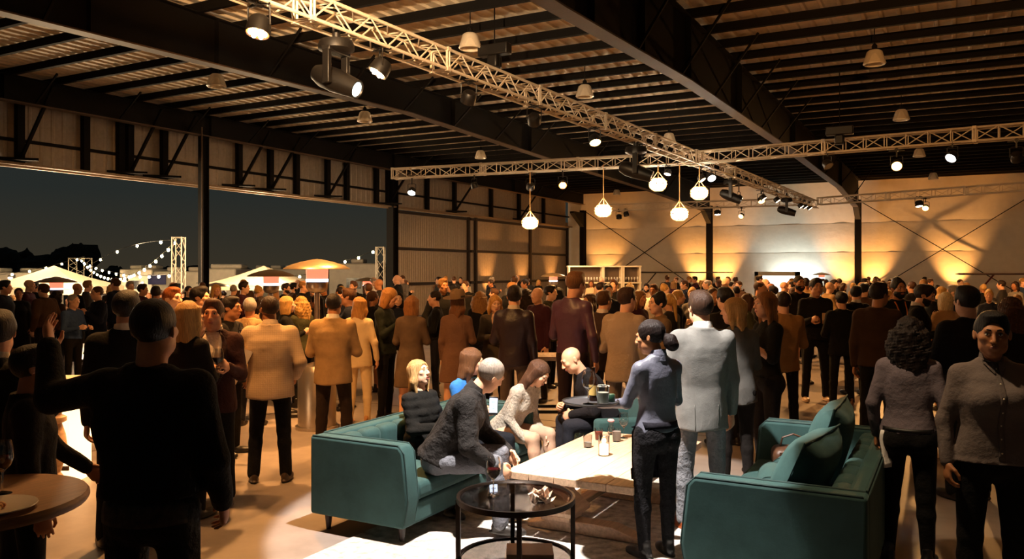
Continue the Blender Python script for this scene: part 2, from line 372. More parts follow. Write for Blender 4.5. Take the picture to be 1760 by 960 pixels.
# ================================================================== trusses and stage lamps
alu = mat('truss_aluminium', 'd0c2ae', .45, .25, bump=.05, scale=40)
blackm = mat('black_housing', '14110f', .45, .2, bump=.05, scale=60)
chrome = mat('chrome', 'c8c4be', .2, 1.)
def truss(p, q, label, sz=.30, bay=.42):
    p, q = Vector(p), Vector(q); L = (q-p).length; d = (q-p).normalized()
    r = empty('box_truss', p, 0, label, 'truss'); r.rotation_euler = d.to_track_quat('Y', 'Z').to_euler()
    h = sz/2; cs = [(-h, -h), (h, -h), (h, h), (-h, h)]
    nseg = max(1, round(L/3.0)); sl = L/nseg
    ch = MB().tube((0, 0, 0), (0, sl, 0), .024, n=8).build('chord', alu, r, smooth=40)
    first = True
    for i in range(nseg):
        for (x, z) in cs:
            if first: ch.location = (x, 0, z); first = False
            else: inst(ch, r, (x, i*sl, z))
    nb = max(2, round(sl/bay)); b = sl/nb
    dg = None; st = None; pl = None
    for i in range(nseg):
        for k in range(4):
            # joint plates between segments
            pass
        m = (i*sl)
        cp = MB()
        if pl is None:
            for (x, z) in cs: cp.box((x-.03, -.04, z-.03), (x+.03, .04, z+.03))
            for a in range(4):
                (x0, z0), (x1, z1) = cs[a], cs[(a+1) % 4]; cp.tube((x0, -.03, z0), (x1, -.03, z1), .018, n=6).tube((x0, .03, z0), (x1, .03, z1), .018, n=6)
            pl = cp.build('joint_plate', alu, r); pl.location = (0, m, 0)
        else: inst(pl, r, (0, m, 0))
        for j in range(nb):
            for f in range(4):
                (x0, z0), (x1, z1) = cs[f], cs[(f+1) % 4]
                if dg is None:
                    dg = MB().tube((-h, 0, -h), (h, b, -h), .012, n=5, caps=False).build('brace', alu, r)
                    dg.location = (0, m+j*b, 0); dg.rotation_euler = (0, 0, 0); continue
                c = inst(dg, r, (0, m+j*b, 0), (0, -f*math.pi/2, 0))
                if j % 2: c.scale = (-1, 1, 1)
        for j in range(1, nb):
            for f in (0, 2) if L > 12 else (0, 1, 2, 3):
                if st is None: st = MB().tube((-h, 0, -h), (h, 0, -h), .012, n=5, caps=False).build('strut', alu, r); st.location = (0, m+j*b, 0)
                else: inst(st, r, (0, m+j*b, 0), (0, -f*math.pi/2, 0))
    return r
X1 = ontruss(21.9)
def shift(v, dz=.15): return Vector((v[0], v[1], v[2]+dz))
truss(shift(ontruss(2.0)), shift(ontruss(21.6)), 'long aluminium box truss running overhead to the truss crossing', bay=.36)
truss(shift(ontruss(22.2)), shift(ontruss(37.9)), 'aluminium box truss continuing from the crossing to the far wall', bay=.45)
LT = (-15.5, 20.8, 4.9); RTt = (1.35, 20.99, 4.9)
truss(shift(LT), shift(X1+Vector((-.2, 0, 0))), 'aluminium box truss from the crossing towards the hangar door', bay=.5)
truss(shift(X1+Vector((.2, 0, 0))), shift(Vector(RTt)+Vector((2.3, -.3, 0))), 'aluminium box truss from the crossing to the right edge', bay=.5)
truss(shift((-14.7, 36.8, 4.9)), shift((-5.65, 37.8, 4.9)), 'distant aluminium truss in front of the far wall behind the lanterns', bay=.6)
truss(shift((-5.2, 37.9, 4.9)), shift((3.2, 34.4, 4.9)), 'distant aluminium truss in front of the far wall at the right', bay=.6)
c = empty('corner_block', shift(X1), 0, 'square aluminium junction block where the trusses cross', 'truss')
for (x, y) in ((-.18, -.3), (.18, -.3), (.18, .3), (-.18, .3)): MB().bar((x, y, -.17), (x, y, .17), .05).build('post', alu, c)
for z in (-.16, .16):
    for a, b in (((-.18, -.3), (.18, -.3)), ((.18, -.3), (.18, .3)), ((.18, .3), (-.18, .3)), ((-.18, .3), (-.18, -.3))): MB().bar((*a, z), (*b, z), .05).build('rail', alu, c)

def lamp_mesh():
    pass
LENS = {}
def lensmat(col, st):
    k = 'lens_%s_%.1f' % (col, st)
    return mat(k, col, .3, emit=col, es=st) if st else mat('lens_off_'+col, col, .12, .2, spec=.8)
PROTO = {}
def par(pos, target, label, lens='ffc890', st=60, s=1., clamp=.35, group='truss lamps'):
    """parcan on a yoke, clamped to the truss above; lens looks along the aim"""
    p = Vector(pos); d = (Vector(target)-p).normalized()
    r = empty('stage_lamp', p, 0, label, 'stage light', group)
    q = Vector((0, 0, 1)).rotation_difference(d)
    can = MB().lathe([(.04, -.10), (.09, -.09), (.115, -.05), (.12, .0), (.125, .05), (.125, .09), (.115, .09), (.115, .06), (.0, .05)], n=16, axis=d)
    can.v = [tuple(Vector(v)*s) for v in can.v]; can.build('housing', blackm, r, smooth=40)
    ln = MB().lathe([(.113*s, .075*s), (.0, .078*s)], n=16, axis=d); ln.build('lens', lensmat('ff8830' if st > 100 else lens, 5 if st > 100 else st), r)
    if st > 100:
        a_ = d.orthogonal().normalized(); b_ = d.cross(a_)
        for i in range(7):
            c_ = d*.085*s+(a_*math.cos(i*1.047)+b_*math.sin(i*1.047))*(.07*s if i < 6 else 0); MB().ell(c_, (.024*s,)*3, 8, 6).build('diode', lensmat('ffe0b0', 40), r, smooth=60)
    u = d.cross(Vector((0, 0, 1))); u = u.normalized() if u.length > .05 else Vector((1, 0, 0))
    yk = MB(); a = u*.13*s; top = Vector((0, 0, .22*s))
    yk.path([a, a+top*.9, a*.6+top, -a*.6+top, -a+top*.9, -a], .011*s, 6).build('yoke', blackm, r)
    MB().bar(top-Vector((0, 0, .02)), Vector((0, 0, clamp)), .035*s, .035*s).tube(Vector((0, -.05, clamp)), Vector((0, .05, clamp)), .045, n=8).bar((-.17, 0, clamp-.02), (.17, 0, clamp-.02), .02).bar((0, -.17, clamp-.02), (0, .17, clamp-.02), .02).build('clamp', blackm, r)
    return r
def moving_head(pos, aim, label, s=1., lens='dff2ee', st=2.0):
    p = Vector(pos); d = Vector(aim).normalized(); r = empty('moving_head', p, 0, label, 'stage light', 'truss lamps')
    z = Vector((0, 0, 1)); u = d.cross(z).normalized()
    MB().lathe([(.05*s, .62*s), (.05*s, .5*s), (.20*s, .49*s), (.22*s, .44*s), (.22*s, .38*s), (.14*s, .34*s)], n=20).build('base', blackm, r, smooth=40)
    ym = MB()
    for sg in (-1, 1):
        a = u*sg*.19*s
        ym.bar(a+z*.36*s, a-z*.06*s, .10*s, .06*s)
    ym.bar(-u*.22*s+z*.36*s, u*.22*s+z*.36*s, .12*s, .06*s); ym.build('yoke', blackm, r, bevel=.01)
    MB().lathe([(.02*s, -.36*s), (.10*s, -.33*s), (.145*s, -.2*s), (.15*s, .0), (.13*s, .2*s), (.115*s, .34*s), (.10*s, .34*s), (.09*s, .32*s), (0, .32*s)], n=20, axis=d).build('head', blackm, r, smooth=45)
    MB().lathe([(.09*s, .325*s), (0, .335*s)], n=16, axis=d).build('lens', lensmat(lens, st), r)
    MB().bar((0, 0, .6*s), (0, 0, max(.7*s, 4.93-p.z)), .06*s).build('clamp', blackm, r)
    return r
lab = ['glowing amber parcan nearest the top edge of the photo', 'glowing amber parcan beside the big moving head', 'unlit looking parcan under the long truss left of the chain hoist', 'small dark parcan farther along the long truss', 'amber parcan near the truss crossing, left of it', 'amber lamp hidden behind the moving head at the crossing']
sts = [160, 160, 8, 5, 50, 14]
for (p, t, c), l, st in zip(LAMPS, lab, sts): par(p, t, l, 'ffb060', st, 1.15 if st > 100 else 1., .26)
def ontr(px, py, A, B, zmax=4.72):
    A, B = Vector(A), Vector(B); r_ = (px-HX)/FPX; f = lambda p: (p.x*CT+p.y*ST)-r_*(-p.x*ST+p.y*CT); fa, fb = f(A), f(B); t = min(1, max(0, fa/(fa-fb))); p = A.lerp(B, t)
    z = EYE+(HY-py)/FPX*zpx(p.x, p.y); return Vector((p.x, p.y, min(z, zmax)))
TR = {'L': (LT, X1), 'R': (X1, Vector(RTt)+Vector((2.3, -.3, 0))), 'M': (ontruss(2), ontruss(21.9)), 'F': (ontruss(22.2), ontruss(37.9)), 'DL': ((-14.7, 36.8, 4.9), (-5.65, 37.8, 4.9)), 'DR': ((-5.2, 37.9, 4.9), (3.2, 34.4, 4.9))}
def ont(px, py): return at(px, py, zpx(*ontruss(onx(px, -6.5))[:2]))
p = ontr(578, 115, *TR['M'], 4.45); moving_head(p, cw(.8, -.35, -.38)-cw(0, 0, 0), 'large moving head spotlight hanging under the long truss with pale lens', 1.05)
p = ontr(1093, 285, *TR['M'], 4.3); moving_head(p, cw(.8, -.2, -.3)-cw(0, 0, 0), 'large black moving head just left of the truss crossing', 1.15, '20201c', 0)
p = ontr(1256, 335, *TR['F'], 4.3); moving_head(p, cw(.9, -.3, -.45)-cw(0, 0, 0), 'moving head with pale green lens under the far truss', 1.0)
p = ontr(1352, 355, *TR['F'], 4.3); moving_head(p, cw(.9, -.3, -.3)-cw(0, 0, 0), 'moving head hanging farther along the far truss by the wall', 1.0)
for px, py, Z, tx, lens, st, l, s in (
    (708, 328, 'L', (-.1, -.6, -.8), 'ffffff', 60, 'white parcan at the door end of the side truss', 1.),
    (815, 318, 'L', (.2, .2, -.8), 'c8b8a0', 0, 'unlit parcan midway on the side truss', .9),
    (967, 316, 'L', (0, -.8, -.6), 'f4fbff', 140, 'bright cool white parcan on the side truss glaring at the viewer', 1.),
    (1222, 300, 'F', (.1, -.7, -.7), 'f4fbff', 90, 'bright white parcan just right of the crossing above a lantern', 1.),
    (1148, 290, 'L', (-.2, -.2, -.7), 'fff0d8', 4, 'small clear lamp clipped below the crossing', .8),
    (1205, 306, 'F', (.4, -.3, -.7), 'ffc890', 12, 'amber lamp directly above the rightmost lantern', .9),
    (1270, 340, 'F', (.4, -.3, -.7), 'ffe0b8', 8, 'small lamp next to the pale green moving head', .9),
    (1311, 339, 'F', (.5, -.3, -.8), 'ffe0b8', 10, 'first lamp of the row under the far truss', .95),
    (1335, 343, 'F', (.5, -.3, -.8), 'ffe0b8', 10, 'second lamp of the row under the far truss', .95),
    (1376, 353, 'F', (.5, -.3, -.8), 'ffe0b8', 8, 'third lamp of the row under the far truss', .95),
    (1383, 354, 'F', (.5, -.3, -.8), 'ffe0b8', 8, 'fourth lamp of the row under the far truss', .95),
    (1391, 355, 'F', (.5, -.3, -.8), 'ffe0b8', 8, 'last lamp of the row, at the end of the far truss', .95),
    (1233, 365, 'DL', (0, -.2, -.9), 'ffe8c8', 20, 'lamp hanging on the distant truss in front of the second column', 1.2),
    (1580, 350, 'DR', (0, -.2, -.9), 'ffe8c8', 14, 'lamp hanging on the distant truss in front of the bare wall', 1.3),
    (1637, 268, 'R', (-.6, -.3, -.6), 'ffffff', 40, 'white parcan under the truss near the right edge', 1.),
    (1422, 282, 'R', (.2, -.5, -.6), '807868', 0, 'unlit pale lamp below the truss in front of the rafter', 1.),
    (1064, 372, 'DL', (0, -.2, -.9), '302820', 0, 'dark lamp on the distant truss beside the second lantern', 1.1),
    (1076, 358, 'DL', (.2, -.2, -.9), '302820', 0, 'dark lamp on the distant truss, second from its end', 1.1)):
    p = ontr(px, py, *TR[Z]); d = cw(tx[0], -tx[1]*-1, tx[2])-cw(0, 0, 0); par(p, p+d, l, lens, st, s, 4.93-p.z)
# seating spot housing
t = truss((-6.9, KEY.y-.1, 5.3), (3.0, KEY.y+.1, 5.3), 'aluminium box truss overhead that carries the seating spotlight', bay=.5)
par(KEY+Vector((0, 0, .1)), cw(.45, 6.45, 0), 'white profile spotlight hanging above the seating area', 'fffaf0', 20, 1.2, .3, 'truss lamps')
for (p, t), l in zip(EXTRA, ('first added amber fill parcan on the overhead truss by the door side', 'second added amber fill parcan on the overhead truss', 'added amber fill parcan on the overhead truss over the empty sofa', 'amber parcan on the overhead truss aimed at the door wall', 'added amber fill parcan on the overhead truss aimed up at the right bay', 'added warm fill parcan on the overhead truss aimed up at the middle bay', 'added amber fill parcan under the right truss near the crossing', 'added amber fill parcan under the right truss farther out', 'amber parcan under the side truss by the door', 'amber parcan under the distant truss behind the lanterns', 'amber parcan under the distant truss at the right', 'amber parcan midway under the far truss')): par(p, t, l, 'ffb060', 8, 1., .36)
# chain hoists
for px, py, Z, l in ((850, 88, 14.5, 'black chain hoist hanging above the long truss'), (1443, 226, 19.0, 'black chain hoist above the right truss')):
    p = at(px, py, Z); r = empty('chain_hoist', p, 0, l, 'hoist', 'truss hoists')
    MB().box((-.3, -.1, -.08), (.3, .1, .12)).build('motor', blackm, r, bevel=.02)
    MB().box((-.1, -.11, -.3), (.1, .11, -.08)).build('chain_bag', blackm, r, bevel=.03)
    MB().tube((0, 0, .12), (0, 0, DECK-p.z-.05), .012, n=6).build('chain', steel, r); MB().tube((.1, 0, -.4), (.1, 0, -.08), .01, n=6).build('hook_chain', steel, r)
# high bay lamps
hb = mat('high_bay_glass', 'e8dcc8', .35, trans=.3, bump=.1, scale=40)
hl = ['above the hangar door, nearest', 'above the hangar door, second along', 'above the long truss near the chain hoist', 'beyond the long truss in the middle bay', 'over the side truss by the door', 'in the middle bay just before the crossing', 'nearest one in the right bay', 'second one in the right bay', 'third one in the right bay', 'fourth one in the right bay near the far wall', 'just above the far truss right of the crossing', 'nearest the far wall by the first lantern']
for (px, py, Z), l in zip(((372, 138, 21), (627, 200, 27), (808, 70, 14.5), (1005, 156, 19.5), (826, 265, 33), (1150, 236, 27.5), (1503, 98, 16.0), (1549, 197, 22.0), (1580, 262, 29.0), (1604, 302, 36.0), (1252, 292, 34.0), (1060, 330, 40.0)), hl):
    Z = FPX*(6.12-EYE)/(HY-py); p = at(px, py, Z); r = empty('high_bay_lamp', p, 0, 'white high bay lamp '+l, 'ceiling lamp', 'high bay lamps')
    MB().lathe([(.0, .14), (.10, .13), (.14, .10), (.21, -.13), (.19, -.15), (.12, .07), (0, .09)], n=14).build('shade', hb, r, smooth=60)
    MB().lathe([(.05, .12), (.05, .22), (.02, .26)], n=10).build('ballast', steel, r); MB().tube((0, 0, .24), (0, 0, DECK+.01-p.z), .01, n=5).build('hanger', steel, r)
# woven pendant lanterns
lant_in = mat('lantern_glow', 'fff0d0', .5, emit='fff0d8', es=32)
rope = mat('lantern_rope', 'c79a5e', .8, bump=.4, scale=60, emit='c79a5e', es=.0)
ll = ['lowest one, hanging over the door-side crowd', 'second one hanging in front of the far corner', 'highest one hanging under the truss crossing', 'low one hanging below the crossing', 'one hanging rightmost, below an amber lamp']
for (px, py, Z), l in zip(((911, 382, 'L'), (1037, 361, 'L'), (1131, 316, 'L'), (1168, 367, 'L'), (1202, 331, 'F')), ll):
    p = ontr(px, py, *TR[Z], 4.5); r = empty('pendant_lantern', p, 0, 'round rattan lantern, '+l, 'lantern', 'pendant lanterns')
    R_ = .245
    pr = [(R_*.55, -R_*.72), (R_*.92, -R_*.42), (R_, 0), (R_*.95, R_*.3), (R_*.62, R_*.62)]
    MB().lathe([(a*.93, b*.93) for a, b in pr], n=18).build('globe', lant_in, r, smooth=60)
    for k in range(9):
        a = 2*math.pi*k/9
        MB().path([(q*math.cos(a), q*math.sin(a), zz) for q, zz in pr], .012, 5).build('rib', rope, r)
    for q, zz in pr[::2]+[pr[3]]: MB().lathe([(q-.01, zz-.01), (q+.012, zz-.01), (q+.012, zz+.012), (q-.01, zz+.012)], n=18, closed=True).build('hoop', rope, r)
    top = (0, 0, R_*1.45)
    for k in range(4):
        a = 2*math.pi*k/4+.3; MB().tube((R_*.6*math.cos(a), R_*.6*math.sin(a), R_*.62), top, .011, n=5).build('strap', rope, r)
    MB().tube(top, (0, 0, 5.02-p.z), .016, n=6).build('rope', rope, r); MB().bar((-.18, 0, 4.92-p.z), (.18, 0, 4.92-p.z), .02).bar((0, -.18, 4.92-p.z), (0, .18, 4.92-p.z), .02).build('hook_bar', steel, r)
    point('lantern_light', p, 60, (1, .78, .48), .26)
# ================================================================== people: smooth-blended bodies meshed with surface nets
def surfnet(vol, o, h):
    """vol sampled at grid corners; returns verts, quads of the zero surface"""
    neg = vol < 0; nx, ny, nz = vol.shape
    c = np.zeros((nx-1, ny-1, nz-1), np.int8)
    for i in (0, 1):
        for j in (0, 1):
            for k in (0, 1): c += neg[i:nx-1+i, j:ny-1+j, k:nz-1+k]
    act = (c > 0) & (c < 8); idx = np.full(act.shape, -1, np.int64); ii = np.argwhere(act)
    if len(ii) == 0: return np.zeros((0, 3)), np.zeros((0, 4), int)
    idx[act] = np.arange(len(ii)); I, J, K = ii.T
    cor = [(i, j, k) for i in (0, 1) for j in (0, 1) for k in (0, 1)]; val = {q: vol[I+q[0], J+q[1], K+q[2]] for q in cor}
    acc = np.zeros((len(ii), 3)); cnt = np.zeros(len(ii))
    for a in range(8):
        for ax in range(3):
            p = cor[a]
            if p[ax]: continue
            q = list(p); q[ax] = 1; q = tuple(q); va, vb = val[p], val[q]; m = (va < 0) != (vb < 0)
            t = np.where(m, va/np.where(m, va-vb, 1), 0)
            for d in range(3): acc[:, d] += m*(p[d] + (t if d == ax else 0))
            cnt += m
    v = (ii + acc/cnt[:, None])*h + o; F = []
    for ax in range(3):
        sl0 = [slice(None)]*3; sl1 = [slice(None)]*3; sl0[ax] = slice(0, -1); sl1[ax] = slice(1, None)
        a, b = neg[tuple(sl0)], neg[tuple(sl1)]; e = np.argwhere(a != b)
        u, w_ = (ax+1) % 3, (ax+2) % 3
        ok = (e[:, u] > 0) & (e[:, w_] > 0) & (e[:, u] < vol.shape[u]-1) & (e[:, w_] < vol.shape[w_]-1); e = e[ok]
        if not len(e): continue
        def cell(du, dw):
            q = e.copy(); q[:, u] += du; q[:, w_] += dw; return idx[q[:, 0], q[:, 1], q[:, 2]]
        quad = np.stack([cell(-1, -1), cell(0, -1), cell(0, 0), cell(-1, 0)], 1)
        fl = a[e[:, 0], e[:, 1], e[:, 2]]
        quad[~fl] = quad[~fl][:, ::-1]; F.append(quad)
    return v, np.concatenate(F)
class Field:
    def __init__(s, lo, hi, h):
        s.h = h; s.o = np.array(lo, float); n = np.ceil((np.array(hi)-s.o)/h).astype(int)+1
        s.ax = [(s.o[i]+np.arange(n[i])*h).astype(np.float32) for i in range(3)]; s.v = np.full(n, 1e3, np.float32)
    def sub(s, lo, hi):
        sl = []
        for i in range(3):
            a = max(0, int((lo[i]-s.o[i])/s.h)); b = min(len(s.ax[i]), int((hi[i]-s.o[i])/s.h)+2); sl.append(slice(a, max(b, a)))
        x, y, z = s.ax[0][sl[0]][:, None, None], s.ax[1][sl[1]][None, :, None], s.ax[2][sl[2]][None, None, :]
        return tuple(sl), x, y, z
    def _mix(s, sl, d, k, op='u'):
        c = s.v[sl]
        if c.size == 0: return
        if op == 'u':
            if k > 0:
                cc = np.minimum(c, 50.); t = np.clip(.5+.5*(cc-d)/k, 0, 1); s.v[sl] = cc+(d-cc)*t-k*t*(1-t)
            else: s.v[sl] = np.minimum(c, d)
        elif op == 's':
            d = -d
            if k > 0: t = np.clip(.5+.5*(d-c)/k, 0, 1); s.v[sl] = c+(d-c)*t+k*t*(1-t)
            else: s.v[sl] = np.maximum(c, d)
    def cone(s, a, b, r1, r2, k=.03, op='u'):
        a, b = np.array(a, float), np.array(b, float); R = max(r1, r2)+k+3*s.h
        sl, x, y, z = s.sub(np.minimum(a, b)-R, np.maximum(a, b)+R); d = b-a; L = max(d@d, 1e-9)
        px, py, pz = x-a[0], y-a[1], z-a[2]; t = np.clip((px*d[0]+py*d[1]+pz*d[2])/L, 0, 1)
        q = np.sqrt((px-t*d[0])**2+(py-t*d[1])**2+(pz-t*d[2])**2)-(r1+(r2-r1)*t); s._mix(sl, q, k, op); return s
    def ell(s, c, r, k=.03, op='u', R=None):
        c = np.array(c, float); r = np.array(r, float); m = (max(r) if R is not None else r)+k+3*s.h
        sl, x, y, z = s.sub(c-m, c+m); p = [x-c[0], y-c[1], z-c[2]]
        if R is not None: p = [R[0, i]*p[0]+R[1, i]*p[1]+R[2, i]*p[2] for i in range(3)]
        k0 = np.sqrt((p[0]/r[0])**2+(p[1]/r[1])**2+(p[2]/r[2])**2); k1 = np.sqrt((p[0]/r[0]**2)**2+(p[1]/r[1]**2)**2+(p[2]/r[2]**2)**2)
        s._mix(sl, k0*(k0-1)/np.maximum(k1, 1e-6), k, op); return s
    def loft(s, rows, k=.03, M=None, t=None, e=2.4, op='u'):
        """rows: (z, a, b, yoff) in a local frame with rotation M (cols = axes) and origin t"""
        rows = np.array(rows, float); M = np.eye(3) if M is None else M; t = np.zeros(3) if t is None else np.array(t, float)
        am, bm = rows[:, 1].max(), (rows[:, 2]+abs(rows[:, 3])).max(); cs = []
        for z in (rows[0, 0], rows[-1, 0]):
            for sx_ in (-1, 1):
                for sy in (-1, 1): cs.append(t+M@np.array([sx_*am, sy*bm, z]))
        cs = np.array(cs); R = k+3*s.h; sl, x, y, z = s.sub(cs.min(0)-R, cs.max(0)+R)
        px, py, pz = x-t[0], y-t[1], z-t[2]
        qx = M[0, 0]*px+M[1, 0]*py+M[2, 0]*pz; qy = M[0, 1]*px+M[1, 1]*py+M[2, 1]*pz; qz = M[0, 2]*px+M[1, 2]*py+M[2, 2]*pz
        a = np.interp(qz, rows[:, 0], rows[:, 1]); b = np.interp(qz, rows[:, 0], rows[:, 2]); yo = np.interp(qz, rows[:, 0], rows[:, 3])
        g = (np.abs(qx/a)**e+np.abs((qy-yo)/b)**e)**(1/e); d = (g-1)*np.minimum(a, b)
        d = np.maximum(d, np.maximum(rows[0, 0]-qz, qz-rows[-1, 0])); s._mix(sl, d, k, op); return s
    def cut(s, nrm, off):                      # keep n.p < off
        s.v = np.maximum(s.v, (nrm[0]*s.ax[0][:, None, None]+nrm[1]*s.ax[1][None, :, None]+nrm[2]*s.ax[2][None, None, :]-off)); return s
    def ripple(s, amp, fr, seed=0, st=(1, 1, 1)):
        r = np.random.default_rng(seed); I = np.nonzero(np.abs(s.v) < abs(amp)*3+2.2*s.h); n = 0
        x, y, z = (s.ax[i][I[i]]*st[i] for i in range(3))
        for i in range(5):
            f = fr*(.7+.5*i)*r.normal(size=3); n = n+np.sin(f[0]*x+f[1]*y+f[2]*z+r.uniform(0, 6))/(1+.4*i)
        s.v[I] += (amp*n/2).astype(np.float32); return s
    def out(s): return surfnet(s.v, s.o, s.h)
def npmesh(name, v, f, smooth=True):
    me = bpy.data.meshes.new(name); me.vertices.add(len(v)); me.vertices.foreach_set('co', np.asarray(v, np.float32).ravel())
    n = len(f); me.loops.add(n*4); me.loops.foreach_set('vertex_index', np.asarray(f, np.int32).ravel())
    me.polygons.add(n); me.polygons.foreach_set('loop_start', np.arange(n, dtype=np.int32)*4)
    me.polygons.foreach_set('use_smooth', [smooth]*n); me.update(calc_edges=True); return me
def rot(ax, deg):
    a = math.radians(deg); c, s_ = math.cos(a), math.sin(a)
    return np.array({'x': [[1,0,0],[0,c,-s_],[0,s_,c]], 'y': [[c,0,s_],[0,1,0],[-s_,0,c]], 'z': [[c,-s_,0],[s_,c,0],[0,0,1]]}[ax])
def join(parts):
    V, F, n = [], [], 0
    for v, f in parts: V.append(v); F.append(f+n); n += len(v)
    return np.concatenate(V), np.concatenate(F)

HEADS = {}
def head_mesh(fem=0, wide=1., h=.005, mouth=0):
    k = ('h', fem, wide, h, mouth)
    if k in HEADS: return HEADS[k]
    F = Field((-.11, -.16, -.27), (.11, .15, .15), h)
    F.ell((0, .014, .032), (.077*wide, .096, .086), 0).ell((0, -.028, -.03), (.062*wide, .066, .086), .03)
    F.ell((0, -.050, -.098), ((.028 if fem else .034)*wide, .030, .024), .03)
    for s_ in (-1, 1):
        F.ell((s_*.047*wide, -.018, -.066), ((.012 if fem else .017)*wide, .035, .025), .03)           # jaw
        F.ell((s_*.042*wide, -.066, -.012), (.022, .02, .018), .02)                # cheek
    F.cone((-.036, -.082, .030), (.036, -.082, .030), .010, .010, .02)
    for s_ in (-1, 1): F.ell((s_*.031, -.104, .010), (.019, .014, .0115), .012, 's')
    F.cone((0, -.090, .018), (0, -.113, -.026), .0075, .0115, .010).ell((-.011, -.101, -.029), (.009, .010, .008), .006).ell((.011, -.101, -.029), (.009, .010, .008), .006)
    F.ell((0, -.080, -.056), (.030, .017, .012), .014)
    F.ell((0, -.079, -.070), (.026, .015, .008), .010)
    if mouth: F.ell((0, -.10, -.064), (.017, .02, .011), .004, 's')
    else: F.cone((-.022, -.101, -.0615), (.022, -.101, -.0615), .003, .003, .004, 's')
    for s_ in (-1, 1):
        F.ell((s_*.079*wide, .014, -.004), (.008, .017, .028), .008, R=rot('z', s_*-25)@rot('x', -10)); F.ell((s_*.088*wide, .008, -.002), (.006, .010, .016), .005, 's')
    nr = .047 if fem else .057
    F.cone((0, .022, -.08), (0, .045, -.26), nr, nr*1.12, .03)
    HEADS[k] = F.out(); return HEADS[k]
def hair_mesh(style, h=.006, seed=0, ln=.26):
    k = ('hair', style, h, seed, ln)
    if k in HEADS: return HEADS[k]
    big = style in ('curly', 'long', 'bun', 'bob', 'wavy', 'updo', 'tail')
    F = Field((-.2, -.15, -.55 if style in ('long', 'wavy', 'curly', 'tail') else -.28), (.2, .26, .17), h)
    if style in ('short', 'crew', 'quiff', 'balding'):
        t = {'short': .012, 'crew': .006, 'quiff': .013, 'balding': .004}[style]
        F.ell((0, .020, .036), (.078+t, .096+t, .086+t*1.2), 0)
        if style in ('short', 'quiff'): F.ell((0, -.030, .105), (.06, .055, .034 if style == 'quiff' else .024), .03)
        F.ripple(.003 if t > .01 else .0012, 55, seed, (1, 1, .4))
        F.ell((0, -.108, -.02), (.066, .075, .104), .008, 's')              # face
        for s_ in (-1, 1): F.ell((s_*.085, -.005, -.03), (.025, .034, .05), .006, 's')
        F.ell((0, .05, -.150), (.13, .11, .070), .012, 's').cone((0, 0, -.09), (0, .02, -.3), .075, .09, .005, 's')
        if style == 'balding': F.ell((0, -.03, .13), (.075, .11, .07), .01, 's')
    else:
        F.ell((0, .020, .036), (.089, .110, .098), 0)
        if style in ('long', 'wavy'):
            z0 = -ln; F.loft([(z0, .07, .022, .085), (z0*.6, .100, .050, .070), (-.06, .100, .075, .045), (.06, .080, .090, .025)], .03, e=2.1)
            for s_ in (-1, 1): F.cone((s_*.068, -.012, .05), (s_*.090, .002, -.08), .030, .026, .03).cone((s_*.090, .002, -.08), (s_*.082, .012, z0*.85), .026, .012, .03)
        elif style == 'bob':
            F.loft([(-.15, .095, .07, .035), (-.06, .105, .09, .03), (.05, .092, .10, .022)], .02, e=2.2)
            for s_ in (-1, 1): F.cone((s_*.068, -.015, .05), (s_*.086, -.012, -.13), .030, .018, .03)
        elif style == 'curly':
            F.loft([(-.26, .12, .06, .08), (-.12, .15, .10, .06), (.02, .125, .12, .04)], .05, e=2.1)
        elif style == 'bun':
            F.ell((0, .15, -.045), (.058, .05, .052), .02).ell((.0, .165, -.085), (.05, .045, .045), .02)
        elif style == 'updo': F.ell((0, .05, .11), (.055, .06, .05), .03)
        elif style == 'tail': F.cone((0, .12, .02), (0, .15, -.28), .035, .018, .03)
        if style == 'curly': F.ripple(.008, 60, seed); F.ripple(.006, 120, seed+2)
        elif style == 'wavy': F.ripple(.006, 26, seed, (1.6, 1.6, .9)); F.ripple(.003, 60, seed+1, (1.6, 1.6, .2))
        else: F.ripple(.004 if style in ('long', 'bob') else .0025, 60, seed, (1.5, 1.5, .15))
        F.ell((0, -.112, -.022), (.062, .080, .098), .012, 's').cone((0, -.13, -.08), (0, -.16, -.4), .055, .085, .02, 's')
        if style in ('bun', 'updo', 'tail'):
            F.ell((0, -.115, .0), (.068, .085, .105), .012, 's')
            for s_ in (-1, 1): F.ell((s_*.09, .008, -.035), (.026, .03, .05), .008, 's')
            if style != 'tail': F.ell((0, .045, -.15), (.13, .085, .085), .012, 's')
            else: F.ell((0, .0, -.18), (.2, .09, .10), .012, 's')
            if style == 'bun': F.ell((0, .15, -.06), (.058, .05, .058), .01).ripple(.002, 70, seed+3)
        F.cone((0, .02, -.10), (0, .045, -.27), .056, .062, .006, 's')
    HEADS[k] = F.out(); return HEADS[k]
def beard_mesh(h=.005):
    k = ('beard', h)
    if k in HEADS: return HEADS[k]
    F = Field((-.1, -.14, -.15), (.1, .06, .02), h)
    F.ell((0, -.031, -.035), (.067, .070, .087), 0).ell((0, -.054, -.095), (.042, .036, .028), .03)
    for s_ in (-1, 1): F.ell((s_*.054, -.02, -.062), (.022, .037, .028), .03)
    F.ripple(.002, 90, 3); F.ell((0, -.05, .025), (.12, .12, .065), .01, 's').ell((0, -.11, -.060), (.028, .03, .013), .006, 's').ell((0, -.12, -.02), (.022, .05, .02), .006, 's').cut((0, 1, 0), .0)
    HEADS[k] = F.out(); return HEADS[k]
